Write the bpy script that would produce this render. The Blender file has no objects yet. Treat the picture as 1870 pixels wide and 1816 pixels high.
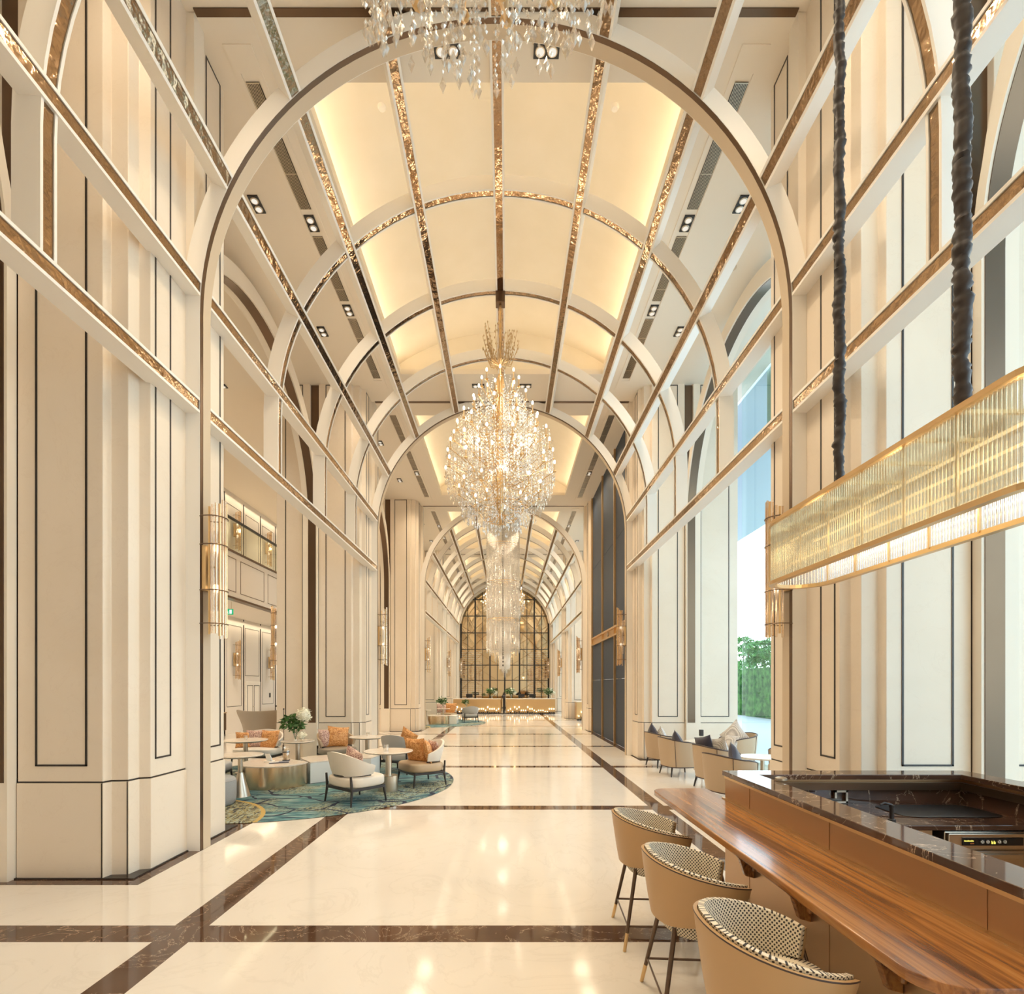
import bpy, math, random
from mathutils import Vector, Matrix
random.seed(7)
S = bpy.context.scene
COL = S.collection
PI = math.pi
# ------------------------------------------------------------------ camera
CX, CZ = 0.115, 1.88            # the camera stands a hand's width right of the nave axis
cd = bpy.data.cameras.new('camera'); cam = bpy.data.objects.new('camera', cd); COL.objects.link(cam)
cd.sensor_fit = 'HORIZONTAL'; cd.sensor_width = 36
cd.lens = 970 / 1870 * 36
cd.shift_x = (935 - 924.5) / 1870
cd.shift_y = (1253 - 908) / 1870
cd.clip_end = 300
cam.location = (CX, 0, CZ); cam.rotation_euler = (PI / 2, 0, 0)
S.camera = cam
# ------------------------------------------------------------------ view, world
S.view_settings.view_transform = 'Standard'; S.view_settings.look = 'None'
S.view_settings.gamma = 1; S.view_settings.use_curve_mapping = False
S.view_settings.exposure = 0.15
w = bpy.data.worlds.new('world'); S.world = w; w.use_nodes = True
wn = w.node_tree.nodes; wl = w.node_tree.links; wn.clear()
wo = wn.new('ShaderNodeOutputWorld'); bg = wn.new('ShaderNodeBackground')
tc = wn.new('ShaderNodeTexCoord'); sx = wn.new('ShaderNodeSeparateXYZ'); cr = wn.new('ShaderNodeValToRGB')
wl.new(tc.outputs['Generated'], sx.inputs[0]); wl.new(sx.outputs['Z'], cr.inputs[0])
cr.color_ramp.elements[0].position = 0.0; cr.color_ramp.elements[0].color = (0.90, 0.95, 1.0, 1)
cr.color_ramp.elements[1].position = 0.7; cr.color_ramp.elements[1].color = (0.62, 0.76, 1.0, 1)
wl.new(cr.outputs[0], bg.inputs[0]); bg.inputs[1].default_value = 4.2
wl.new(bg.outputs[0], wo.inputs[0])
S.cycles.max_bounces = 8; S.cycles.diffuse_bounces = 5; S.cycles.glossy_bounces = 4
S.cycles.transmission_bounces = 4; S.cycles.transparent_max_bounces = 40
S.cycles.caustics_reflective = False; S.cycles.caustics_refractive = False
S.cycles.sample_clamp_indirect = 4; S.cycles.use_denoising = True
# bay geometry (metres): a portal every 8.32 m down the nave
BAY = 8.32; P0 = 6.15; CEIL = 9.56
PORT = [P0 + BAY * k for k in range(5)]
WARM = (1.0, 0.80, 0.52)

def light(name, kind, loc, energy, color=WARM, rot=(0, 0, 0), **kw):
    l = bpy.data.lights.new(name, kind); l.energy = energy; l.color = color
    for k, v in kw.items(): setattr(l, k, v)
    o = bpy.data.objects.new(name, l); COL.objects.link(o); o.location = loc; o.rotation_euler = rot
    return o
# cove lights in the pocket around every vault opening, throwing up onto the vault
for k in range(-1, 4):
    y0, y1 = P0 + BAY * k + .61, P0 + BAY * k + 6.93; yc = (y0 + y1) / 2
    for s in (-1, 1):
        light('cove_light', 'AREA', (s * 2.68, yc, CEIL + .20), 23, rot=(0, s * math.radians(125) , 0), shape='RECTANGLE', size=.08, size_y=6.2)
    for yy, r in ((y0 - .10, 1), (y1 + .10, -1)):
        light('cove_light', 'AREA', (0, yy, CEIL + .20), 8, rot=(r * math.radians(128), 0, 0), shape='RECTANGLE', size=4.8, size_y=.08)
# recessed ceiling downlights, warm
for k in range(-1, 4):
    for dy in (.26, 7.43):
        for s in (-1, 1): light('downlight_lamp', 'SPOT', (s * .6, P0 + BAY * k + dy, 9.44), 215 + 75 * max(k, 0), color=(1, .82, .58), spot_size=math.radians(140), spot_blend=1, shadow_soft_size=.06)
for k in range(-1, 4):
    yb = P0 + BAY * k
    for dy, xx in ((2.66, 3.11), (4.70, 3.11), (6.6, 3.11)):
        for s in (-1, 1):
            light('downlight_lamp', 'SPOT', (s * xx, yb + dy, 9.45), 150 + 45 * max(k, 0), color=(1, .81, .57), spot_size=math.radians(150), spot_blend=1, shadow_soft_size=.3)
for y, x in ((9, -7.5), (16, -7.5), (24, -7.5), (32, -7.5)):
    light('aisle_lamp', 'SPOT', (x, y, 9.4), 520, color=(1, .86, .66), spot_size=math.radians(150), spot_blend=1, shadow_soft_size=.2)
for y in (14, 20, 26):
    light('aisle_lamp', 'SPOT', (-9.4, y, 4.4), 160, color=(1, .86, .68), spot_size=math.radians(150), spot_blend=1, shadow_soft_size=.2)

# ------------------------------------------------------------------ materials
def mat(name, color=(.8, .8, .8), rough=.5, metal=0.0, spec=.5, **kw):
    m = bpy.data.materials.new(name); m.use_nodes = True
    b = m.node_tree.nodes['Principled BSDF']
    b.inputs['Base Color'].default_value = (*color, 1); b.inputs['Roughness'].default_value = rough
    b.inputs['Metallic'].default_value = metal; b.inputs['Specular IOR Level'].default_value = spec
    for k, v in kw.items(): b.inputs[k].default_value = v
    return m
def nodes(m): return m.node_tree.nodes, m.node_tree.links, m.node_tree.nodes['Principled BSDF']
def coords(m, scale=(1, 1, 1), rot=(0, 0, 0)):
    n, l, b = nodes(m); t = n.new('ShaderNodeTexCoord'); mp = n.new('ShaderNodeMapping')
    mp.inputs['Scale'].default_value = scale; mp.inputs['Rotation'].default_value = rot
    l.new(t.outputs['Object'], mp.inputs[0]); return mp.outputs[0]
def noise(m, vec, scale=5, detail=4, dist=0.0, rough=.5):
    n, l, b = nodes(m); x = n.new('ShaderNodeTexNoise'); l.new(vec, x.inputs['Vector'])
    x.inputs['Scale'].default_value = scale; x.inputs['Detail'].default_value = detail
    x.inputs['Distortion'].default_value = dist; x.inputs['Roughness'].default_value = rough; return x.outputs['Fac']
def ramp(m, fac, stops):
    n, l, b = nodes(m); r = n.new('ShaderNodeValToRGB'); l.new(fac, r.inputs[0]); e = r.color_ramp.elements
    while len(e) < len(stops): e.new(.5)
    for i, (p, c) in enumerate(stops): e[i].position = p; e[i].color = (*c, 1)
    return r.outputs[0]
def bump(m, fac, strength=.2, dist=.01):
    n, l, b = nodes(m); u = n.new('ShaderNodeBump'); l.new(fac, u.inputs['Height'])
    u.inputs['Strength'].default_value = strength; u.inputs['Distance'].default_value = dist
    l.new(u.outputs[0], b.inputs['Normal'])
def base(m, out): n, l, b = nodes(m); l.new(out, b.inputs['Base Color'])
def mixc(m, fac, a, b2):
    n, l, b = nodes(m); x = n.new('ShaderNodeMix'); x.data_type = 'RGBA'; l.new(fac, x.inputs[0])
    for i, v in ((6, a), (7, b2)):
        if isinstance(v, tuple): x.inputs[i].default_value = (*v, 1)
        else: l.new(v, x.inputs[i])
    return x.outputs[2]
def math_(m, op, a, b2=0.0):
    n, l, b = nodes(m); x = n.new('ShaderNodeMath'); x.operation = op
    for i, v in ((0, a), (1, b2)):
        if isinstance(v, (int, float)): x.inputs[i].default_value = v
        else: l.new(v, x.inputs[i])
    return x.outputs[0]
def veined(name, c0, c1, vein, rough, scale=.6, width=.02, amount=.5, spec=.5):
    m = mat(name, c0, rough, spec=spec); v = coords(m)
    a = ramp(m, noise(m, v, scale, 6, .8), [(.35, c0), (.65, c1)])
    f = noise(m, v, scale * 1.7, 7, 2.2, .6)
    d = math_(m, 'ABSOLUTE', math_(m, 'SUBTRACT', f, .5))
    k = math_(m, 'MULTIPLY', math_(m, 'SUBTRACT', 1.0, math_(m, 'MINIMUM', math_(m, 'DIVIDE', d, width), 1.0)), amount)
    base(m, mixc(m, k, a, vein)); return m
M = {}
M['floor_light'] = veined('cream_marble_floor', (.80, .735, .655), (.85, .79, .715), (.66, .60, .52), .09, .5, .02, .25)
M['floor_dark'] = veined('dark_emperador_marble', (.075, .038, .022), (.13, .068, .04), (.60, .44, .31), .05, 1.0, .006, .75)
M['bar_marble'] = veined('bar_emperador_marble', (.045, .022, .015), (.11, .055, .035), (.75, .56, .40), .05, 1.1, .005, .9)
M['stone'] = veined('cream_wall_marble', (.80, .69, .56), (.84, .735, .61), (.70, .57, .44), .30, .7, .012, .18, .4)
M['paint'] = mat('cream_plaster', (.86, .77, .65), .55, spec=.3)
M['vault'] = mat('vault_plaster', (.88, .80, .66), .7, spec=.2)
base(M['vault'], ramp(M['vault'], noise(M['vault'], coords(M['vault']), 2.2, 3), [(.3, (.87, .79, .65)), (.7, (.90, .82, .69))]))
M['soffit'] = mat('tan_soffit', (.62, .50, .36), .45, spec=.4)
M['trim'] = mat('ivory_trim', (.92, .87, .80), .4)
M['inlay'] = mat('black_inlay', (.03, .022, .018), .35)
M['bronze'] = mat('bronze_mirror', (.36, .25, .16), .13, 1.0)
bump(M['bronze'], noise(M['bronze'], coords(M['bronze'], (9, 9, 9)), 1.0, 2), .5, .02)
M['bronze_dark'] = mat('dark_bronze', (.16, .105, .07), .28, .9)
M['gold'] = mat('brushed_gold', (.72, .50, .26), .3, 1.0)
M['crown_gold'] = mat('pale_gold_wire', (.62, .44, .24), .35, .6)
M['rosegold'] = mat('rose_gold', (.80, .48, .32), .25, 1.0)
M['drum'] = mat('brushed_brass_drum', (.70, .55, .38), .22, 1.0)
bump(M['drum'], noise(M['drum'], coords(M['drum'], (40, 40, .3)), 1.0, 2), .15, .01)
M['champagne'] = mat('champagne_metal_panel', (.46, .29, .16), .33, .8)
M['walnut'] = mat('walnut', (.3, .13, .05), .22, **{'Coat Weight': .4, 'Coat Roughness': .12})
_v = coords(M['walnut'], (9, .35, 6))
_f = noise(M['walnut'], _v, 1.6, 7, 1.6, .62)
base(M['walnut'], ramp(M['walnut'], _f, [(.32, (.075, .022, .007)), (.43, (.23, .08, .020)), (.54, (.38, .15, .036)), (.7, (.50, .22, .06))]))
M['slate'] = mat('dark_slate_glass', (.034, .050, .078), .5, spec=.18)
M['steel'] = mat('brushed_steel', (.62, .55, .45), .3, 1.0)
M['black'] = mat('black_plastic', (.012, .012, .014), .3)
M['darkmetal'] = mat('dark_frame_metal', (.05, .045, .045), .4, .5)
M['leg'] = mat('dark_bronze_leg', (.13, .085, .06), .35, .7)
M['leather_tan'] = mat('tan_leather', (.50, .31, .145), .40)
M['leather_beige'] = mat('beige_leather', (.50, .37, .24), .45)
M['cream_seat'] = mat('cream_upholstery', (.74, .68, .60), .7)
M['grey_seat'] = mat('grey_upholstery', (.42, .41, .40), .8)
M['taupe'] = mat('taupe_leather', (.36, .31, .25), .5)
M['piping'] = mat('dark_piping', (.06, .035, .03), .4)
def checker(name, c0, c1, sc, rough=.8):
    m = mat(name, c0, rough); n, l, b = nodes(m); v = n.new('ShaderNodeTexVoronoi'); v.inputs['Scale'].default_value = sc
    v.inputs['Randomness'].default_value = .12
    l.new(coords(m), v.inputs['Vector'])
    k = math_(m, 'LESS_THAN', v.outputs['Distance'], .40)
    base(m, mixc(m, k, c1, c0)); return m
def weave(name, c0, c1, period, wrap=True):
    m = mat(name, c0, .85); n, l, b = nodes(m); t = n.new('ShaderNodeTexCoord'); s = n.new('ShaderNodeSeparateXYZ'); l.new(t.outputs['Object'], s.inputs[0])
    if wrap: u = math_(m, 'MULTIPLY', math_(m, 'ARCTAN2', s.outputs[1], s.outputs[0]), .27)
    else: u = s.outputs[0]
    k = 2 * PI / period
    f = math_(m, 'MULTIPLY', math_(m, 'SINE', math_(m, 'MULTIPLY', u, k)), math_(m, 'SINE', math_(m, 'MULTIPLY', s.outputs[2], k)))
    base(m, mixc(m, math_(m, 'GREATER_THAN', f, .22), c1, c0)); return m
M['hound'] = weave('black_and_cream_weave', (.045, .035, .03), (.76, .66, .50), .020)
M['speckle'] = checker('speckled_grey_fabric', (.16, .13, .13), (.78, .74, .70), 75)
M['navy'] = mat('navy_velvet', (.035, .03, .055), .7, **{'Sheen Weight': .4})
M['orange'] = mat('orange_jacquard', (.62, .27, .08), .55)
base(M['orange'], ramp(M['orange'], noise(M['orange'], coords(M['orange']), 26, 5, 1.5), [(.35, (.38, .14, .04)), (.5, (.66, .30, .09)), (.68, (.80, .50, .24))]))
M['pink'] = mat('pink_patterned_fabric', (.6, .4, .35), .7)
base(M['pink'], ramp(M['pink'], noise(M['pink'], coords(M['pink']), 30, 4, 2), [(.42, (.28, .13, .12)), (.55, (.72, .52, .42))]))
M['velvet'] = mat('dark_brown_velvet', (.020, .012, .010), .55, **{'Sheen Weight': .35, 'Sheen Roughness': .3})
M['table_marble'] = veined('pale_table_marble', (.84, .72, .60), (.88, .79, .69), (.6, .45, .33), .15, 4, .02, .4)
M['white_block'] = mat('white_lacquer', (.82, .82, .80), .2)
M['boucle'] = mat('grey_boucle', (.40, .41, .42), .95)
bump(M['boucle'], noise(M['boucle'], coords(M['boucle']), 90, 2), .6, .01)
M['leaf'] = mat('green_leaf', (.05, .13, .025), .5)
M['petal'] = mat('white_petal', (.86, .84, .70), .7)
M['hedge'] = mat('hedge_green', (.06, .20, .05), .8)
base(M['hedge'], ramp(M['hedge'], noise(M['hedge'], coords(M['hedge']), 3, 6), [(.35, (.02, .10, .02)), (.65, (.14, .36, .08))]))
M['paving'] = mat('pale_paving', (.62, .66, .66), .7)
M['canopy'] = mat('pale_blue_grey_cladding', (.50, .58, .64), .4)
M['white_metal'] = mat('white_metal', (.75, .80, .84), .4)
M['teal_panel'] = mat('green_tinted_panel', (.20, .36, .28), .3)
M['aisle'] = mat('aisle_plaster', (.80, .75, .69), .55, spec=.3)
M['candle'] = mat('candle_tube', (.62, .44, .25), .4)
def emit(name, c, s, sample=False):
    m = bpy.data.materials.new(name); m.use_nodes = True; n = m.node_tree.nodes; n.clear()
    o = n.new('ShaderNodeOutputMaterial'); e = n.new('ShaderNodeEmission'); e.inputs[0].default_value = (*c, 1); e.inputs[1].default_value = s
    m.node_tree.links.new(e.outputs[0], o.inputs[0])
    if not sample: m.cycles.emission_sampling = 'NONE'
    return m
M['bulb'] = emit('warm_bulb', (1, .86, .62), 5)
M['led'] = emit('warm_led', (1, .80, .48), 2.5)
M['lens'] = emit('downlight_lens', (1, .93, .8), .85)
M['exit'] = emit('exit_green', (.02, .45, .18), 1.0)
M['white_glow'] = emit('sign_white', (1, 1, 1), 1.0)
M['yellow_glow'] = emit('display_yellow', (.9, .8, .15), 1.0)
def clear(name, tint, gloss_c, fac, rough=.03, diff=None, dfac=0.0):
    """see-through glass: transparent with a share of gloss (and some body colour)"""
    m = bpy.data.materials.new(name); m.use_nodes = True; n = m.node_tree.nodes; l = m.node_tree.links; n.clear()
    o = n.new('ShaderNodeOutputMaterial'); t = n.new('ShaderNodeBsdfTransparent'); g = n.new('ShaderNodeBsdfGlossy'); x = n.new('ShaderNodeMixShader')
    t.inputs[0].default_value = (*tint, 1); g.inputs[0].default_value = (*gloss_c, 1); g.inputs['Roughness'].default_value = rough
    x.inputs[0].default_value = fac; l.new(t.outputs[0], x.inputs[1]); l.new(g.outputs[0], x.inputs[2]); out = x
    if diff:
        d = n.new('ShaderNodeBsdfDiffuse'); d.inputs[0].default_value = (*diff, 1); y = n.new('ShaderNodeMixShader'); y.inputs[0].default_value = dfac
        l.new(x.outputs[0], y.inputs[1]); l.new(d.outputs[0], y.inputs[2]); out = y
    l.new(out.outputs[0], o.inputs[0]); return m
M['glass'] = clear('window_glass', (.90, .97, .96), (1, 1, 1), .07)
M['rail_glass'] = clear('railing_glass', (.93, .95, .90), (1, .95, .8), .12)
M['crystal'] = clear('crystal', (1, .98, .95), (1, .96, .90), .36, .05, (.88, .84, .78), .16)
M['crystal_pale'] = clear('pale_crystal', (1, .98, .95), (1, .97, .92), .40, .06, (.95, .91, .85), .5)
M['rod'] = clear('amber_glass_rod', (.95, .92, .82), (1, .95, .82), .42, .06, (.50, .44, .30), .12)
M['rod_clear'] = clear('clear_glass_rod', (.97, .97, 1), (1, 1, 1), .40, .1, (.7, .68, .66), .12)
M['rod_rose'] = clear('rose_glass_tube', (1, .90, .78), (1, .86, .70), .40, .1, (.72, .52, .34), .18)
M['drink_glass'] = clear('tumbler_glass', (.96, .95, .92), (1, 1, 1), .25, .03)
M['gold_mirror'] = mat('gold_mirror', (.74, .60, .40), .035, 1.0)
bump(M['gold_mirror'], noise(M['gold_mirror'], coords(M['gold_mirror']), 2, 2), .04, .02)
# rug: teal ground with leaf-like streaks, navy veins and mustard flecks
m = M['rug'] = mat('teal_rug', (.2, .4, .42), .95); _v = coords(m, (1, 1, 1), (0, 0, .5)); _v2 = coords(m, (1.0, 7, 1), (0, 0, .35))
g0 = ramp(m, noise(m, _v2, 2.0, 5, 1.2), [(.32, (.035, .05, .085)), (.43, (.05, .14, .17)), (.55, (.13, .27, .28)), (.68, (.30, .38, .36))])
g1 = ramp(m, noise(m, coords(m, (1, 1, 1)), 1.1, 3, .6), [(.45, (0, 0, 0)), (.62, (1, 1, 1))])
g2 = ramp(m, noise(m, coords(m, (6, 2, 1), (0, 0, -.6)), 2.6, 4, 2.0), [(.42, (.05, .06, .07)), (.5, (.36, .30, .13)), (.62, (.34, .40, .34))])
g3 = mixc(m, math_(m, 'MULTIPLY', g1, .75), g0, g2)
n_, l_, b_ = nodes(m); vo = n_.new('ShaderNodeTexVoronoi'); vo.feature = 'DISTANCE_TO_EDGE'; vo.inputs['Scale'].default_value = .75
wob = n_.new('ShaderNodeVectorMath'); wob.operation = 'ADD'; nz = n_.new('ShaderNodeTexNoise'); nz.inputs['Scale'].default_value = 1.3; l_.new(coords(m), nz.inputs['Vector'])
l_.new(coords(m, (1, 1.7, 1), (0, 0, .4)), wob.inputs[0]); l_.new(nz.outputs['Color'], wob.inputs[1]); l_.new(wob.outputs[0], vo.inputs['Vector'])
g3 = mixc(m, math_(m, 'LESS_THAN', vo.outputs['Distance'], .022), g3, (.022, .028, .055))
s_ = n_.new('ShaderNodeSeparateXYZ'); l_.new(coords(m), s_.inputs[0])
rad = math_(m, 'SQRT', math_(m, 'ADD', math_(m, 'POWER', math_(m, 'ADD', s_.outputs[0], .9), 2.0), math_(m, 'POWER', math_(m, 'ADD', s_.outputs[1], 3.1), 2.0)))
g3 = mixc(m, math_(m, 'LESS_THAN', rad, 1.55), g3, g2)
g3 = mixc(m, math_(m, 'LESS_THAN', math_(m, 'ABSOLUTE', math_(m, 'SUBTRACT', rad, 1.57)), .03), g3, (.52, .36, .12))
base(m, g3)

# ------------------------------------------------------------------ mesh builder
class MB:
    def __init__(s): s.v = []; s.f = []; s.mi = []; s.m = 0
    def add(s, vs, fs):
        b = len(s.v); s.v += [tuple(p) for p in vs]
        for f in fs: s.f.append([b + i for i in f]); s.mi.append(s.m)
        return s
    def box(s, x0, x1, y0, y1, z0, z1):
        v = [(x, y, z) for z in (z0, z1) for x, y in ((x0, y0), (x1, y0), (x1, y1), (x0, y1))]
        return s.add(v, [(3, 2, 1, 0), (4, 5, 6, 7), (0, 1, 5, 4), (1, 2, 6, 5), (2, 3, 7, 6), (3, 0, 4, 7)])
    def loft(s, rings, closed=True, cap=True, loop=False):
        n = len(rings[0]); v = [p for r in rings for p in r]; f = []
        R = len(rings)
        for i in range(R if loop else R - 1):
            j = (i + 1) % R
            for k in range(n if closed else n - 1):
                q = (k + 1) % n
                f.append((i * n + k, i * n + q, j * n + q, j * n + k))
        if cap and not loop:
            f.append(tuple(range(n - 1, -1, -1))); f.append(tuple((R - 1) * n + k for k in range(n)))
        return s.add(v, f)
    def prism(s, poly, z0, z1): return s.loft([[(x, y, z0) for x, y in poly], [(x, y, z1) for x, y in poly]])
    def lathe(s, prof, n=24, c=(0, 0, 0), ax='z', cap=True):
        rings = []
        for r, z in prof:
            ring = []
            for k in range(n):
                a = 2 * PI * k / n; p = (r * math.cos(a), r * math.sin(a), z)
                if ax == 'x': p = (p[2], p[0], p[1])
                if ax == 'y': p = (p[0], p[2], p[1])
                ring.append((p[0] + c[0], p[1] + c[1], p[2] + c[2]))
            rings.append(ring)
        return s.loft(rings, cap=cap)
    def tube(s, path, r, n=8, loop=False):
        P = [Vector(p) for p in path]; rings = []; N = len(P)
        for i, p in enumerate(P):
            a = P[(i - 1) % N] if (i > 0 or loop) else p; b = P[(i + 1) % N] if (i < N - 1 or loop) else p
            t = (b - a).normalized(); u = Vector((0, 0, 1)) if abs(t.z) < .9 else Vector((1, 0, 0))
            e1 = t.cross(u).normalized(); e2 = t.cross(e1)
            rr = r[i] if isinstance(r, (list, tuple)) else r
            rings.append([p + rr * (math.cos(2 * PI * k / n) * e1 + math.sin(2 * PI * k / n) * e2) for k in range(n)])
        return s.loft(rings, loop=loop)
    def ball(s, c, r, n=8, m=5, sq=(1, 1, 1)):
        prof = [(r * math.sin(PI * i / m), -r * math.cos(PI * i / m)) for i in range(m + 1)]
        prof[0] = (r * .02, -r); prof[-1] = (r * .02, r)
        b = len(s.v); s.lathe(prof, n)
        for i in range(b, len(s.v)): p = s.v[i]; s.v[i] = (c[0] + p[0] * sq[0], c[1] + p[1] * sq[1], c[2] + p[2] * sq[2])
        return s
    def octa(s, c, r, h):
        x, y, z = c
        return s.add([(x + r, y, z), (x, y + r, z), (x - r, y, z), (x, y - r, z), (x, y, z + h), (x, y, z - h)],
                     [(0, 1, 4), (1, 2, 4), (2, 3, 4), (3, 0, 4), (1, 0, 5), (2, 1, 5), (3, 2, 5), (0, 3, 5)])
    def pad(s, cx, cy, z0, z1, lx, ly, e=4.0, n=28, puff=.03, rot=0.0):
        """upholstered block: rounded-square plan with soft top and bottom edges"""
        rings = []; ca, sa = math.cos(rot), math.sin(rot)
        for t, q in ((z0, .90), (z0 + puff * .4, .97), (z0 + puff, 1.0), (z1 - puff, 1.0), (z1 - puff * .4, .975), (z1 - puff * .05, .92), (z1, .7), (z1 + puff * .25, .3), (z1 + puff * .3, .02)):
            ring = []
            for k in range(n):
                a = 2 * PI * k / n; c_, s_ = math.cos(a), math.sin(a)
                x = abs(c_) ** (2 / e) * (1 if c_ > 0 else -1) * lx / 2 * q; y = abs(s_) ** (2 / e) * (1 if s_ > 0 else -1) * ly / 2 * q
                ring.append((cx + x * ca - y * sa, cy + x * sa + y * ca, t))
            rings.append(ring)
        return s.loft(rings)
    def xf(s, mtx, start=0):
        for i in range(start, len(s.v)): s.v[i] = tuple(mtx @ Vector(s.v[i]))
        return s
    def build(s, name, mats, parent=None, smooth=None, bevel=0, label=None, kind=None):
        me = bpy.data.meshes.new(name); me.from_pydata(s.v, [], s.f)
        if not isinstance(mats, (list, tuple)): mats = [mats]
        for q in mats: me.materials.append(M[q] if isinstance(q, str) else q)
        if len(mats) > 1: me.polygons.foreach_set('material_index', s.mi)
        if smooth:
            me.shade_smooth(); me.set_sharp_from_angle(angle=math.radians(smooth))
        me.update()
        o = bpy.data.objects.new(name, me); COL.objects.link(o)
        if parent: o.parent = parent
        if bevel:
            b = o.modifiers.new('bevel', 'BEVEL'); b.width = bevel; b.segments = 2; b.limit_method = 'ANGLE'
        if label: o['label'] = label
        if kind: o['kind'] = kind
        return o
def thing(name, label, cat, loc=(0, 0, 0), rz=0.0, group=None, kind=None):
    o = bpy.data.objects.new(name, None); COL.objects.link(o); o.empty_display_size = .1
    o.location = loc; o.rotation_euler = (0, 0, rz); o['label'] = label; o['category'] = cat
    if group: o['group'] = group
    if kind: o['kind'] = kind
    return o
def tag(o, label, cat, group=None):
    o['label'] = label; o['category'] = cat
    if group: o['group'] = group
    return o
def struct(name, mb, mats, label=None, parent=None, **kw):
    o = mb.build(name, mats, parent, kind='structure', **kw)
    if label: o['label'] = label
    return o
KIDS = {}
def copy_tree(root, loc=None, rz=None, label=None, group=None, parent=None):
    c = root.copy(); COL.objects.link(c)
    if parent: c.parent = parent
    for ch in [o for o in bpy.data.objects if o.parent == root]: copy_tree(ch, parent=c)
    if loc is not None: c.location = loc
    if rz is not None: c.rotation_euler = (0, 0, rz)
    if label: c['label'] = label
    if group: c['group'] = group
    return c
def G(px, py): s = CZ / (py - 1253); return ((px - 924.5) * s + CX, 970 * s)   # photo ground pixel -> floor point
# ================================================================== THE SHELL
YN, YF = -2.4, 40.42
# floor: light slabs with inlaid dark bands, laid out on a grid
cx_ = [-12.0, -4.95, -3.36, -2.483, -2.215, 2.335, 2.583, 3.47, 5.2, 6.3]
cy_ = [YN]
for k in range(-1, 9):
    c = 4.03 + 4.16 * k
    cy_ += [c - .135, c + .135]
for p in PORT: cy_ += [p - 1.14, p + 1.14]
cy_ += [15.6, 21.7, YF + .5]
cy_ = sorted(y for y in set(cy_) if y >= YN)
f = MB()
for i in range(len(cx_) - 1):
    for j in range(len(cy_) - 1):
        x, y = (cx_[i] + cx_[i + 1]) / 2, (cy_[j] + cy_[j + 1]) / 2
        dark = -2.483 < x < -2.215 or 2.335 < x < 2.583
        dark |= any(abs(y - (4.03 + 4.16 * k)) < .135 for k in range(-1, 9)) and -4.95 < x < 5.2
        dark |= any(abs(y - p) < 1.14 for p in PORT) and (-4.95 < x < -3.36 or 3.47 < x < 5.2)
        dark |= (15.6 < y < 21.7 and x > 3.36)
        f.m = 1 if dark else 0
        x0, x1, y0, y1 = cx_[i], cx_[i + 1], cy_[j], cy_[j + 1]
        f.add([(x0, y0, 0), (x1, y0, 0), (x1, y1, 0), (x0, y1, 0)], [(0, 1, 2, 3)])
struct('floor', f, ['floor_light', 'floor_dark'], 'polished cream marble floor crossed by dark brown marble bands')

# ceiling: flat slab with a vaulted recess in every bay
c = MB()
def slab(x0, x1, y0, y1): c.box(x0, x1, y0, y1, CEIL, CEIL + .12)
slab(-12, -2.5, YN, YF); slab(2.5, 6.4, YN, YF)
ys = []
for k in range(-1, 4): ys.append((P0 + BAY * k + .61, P0 + BAY * k + 6.93))
prev = YN
for y0, y1 in ys:
    if y0 > prev: slab(-2.5, 2.5, prev, y0)
    prev = y1
slab(-2.5, 2.5, prev, YF)
struct('ceiling', c, 'paint', 'flat cream ceiling around the vaults')
for y0, y1 in ys:
    v = MB(); n = 20; hw, rise, z0 = 2.86, 1.0, CEIL + .13
    R = (hw * hw + rise * rise) / (2 * rise); a0 = math.asin(hw / R)
    def arc(y, dr=0): return [((R + dr) * math.sin(-a0 + 2 * a0 * i / n), y, z0 + .12 + rise - R + (R + dr) * math.cos(-a0 + 2 * a0 * i / n)) for i in range(n + 1)]
    ya, yb = max(y0, YN) - .34, y1 + .34
    A = [(-hw, ya, z0)] + arc(ya) + [(hw, ya, z0)]; B = [(-hw, yb, z0)] + arc(yb) + [(hw, yb, z0)]
    v.loft([A, B], closed=False, cap=False)
    for L in (A, B): v.add(L, [tuple(range(len(L)))])
    v.box(-hw - .02, -2.5, ya, yb, z0 - .02, z0); v.box(2.5, hw + .02, ya, yb, z0 - .02, z0)
    for s in (-1, 1):                                   # upstand lip hiding the cove lamps
        v.box(min(s * 2.485, s * 2.53), max(s * 2.485, s * 2.53), y0, y1, CEIL - .004, CEIL + .16)
    struct('ceiling_vault', v, 'vault', 'smooth cream barrel vault over the nave', smooth=40)
# side and end walls
wl_ = MB(); wl_.box(-11.2, -10.8, YN, YF, 0, CEIL); wall_left = struct('wall_left', wl_, 'aisle', 'pale panelled wall at the back of the side aisle')
def outline(mb, plane, pos, u0, u1, z0, z1, t=.018, d=.006):
    """thin inlaid rectangle on a wall facing +x/-x (plane x) or -y (plane y)"""
    for a0, a1, b0, b1 in ((u0, u1, z0, z0 + t), (u0, u1, z1 - t, z1), (u0, u0 + t, z0, z1), (u1 - t, u1, z0, z1)):
        if plane == 'x': mb.box(pos - d, pos + d, a0, a1, b0, b1)
        else: mb.box(a0, a1, pos - d, pos + d, b0, b1)
b = MB()
yy = 11.5
while yy < 38:
    if not 21.9 < yy < 22.3: outline(b, 'x', -10.8, yy + .18, yy + 1.32, 1.05, 4.3)
    else: outline(b, 'x', -10.8, yy + .12, yy + 1.38, 2.3, 4.3)
    outline(b, 'x', -10.8, yy + .18, yy + 1.32, 5.9, 9.05)
    b.box(-10.83, -10.78, yy - .03, yy + .02, 4.55, 9.4); b.box(-10.83, -10.78, yy - .03, yy + .02, 0, 4.4)
    yy += 1.51
struct('panel_inlay', b, 'inlay', parent=wall_left)
d = MB(); d.box(-10.82, -10.76, 22.2, 23.5, 0, 2.06)
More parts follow.
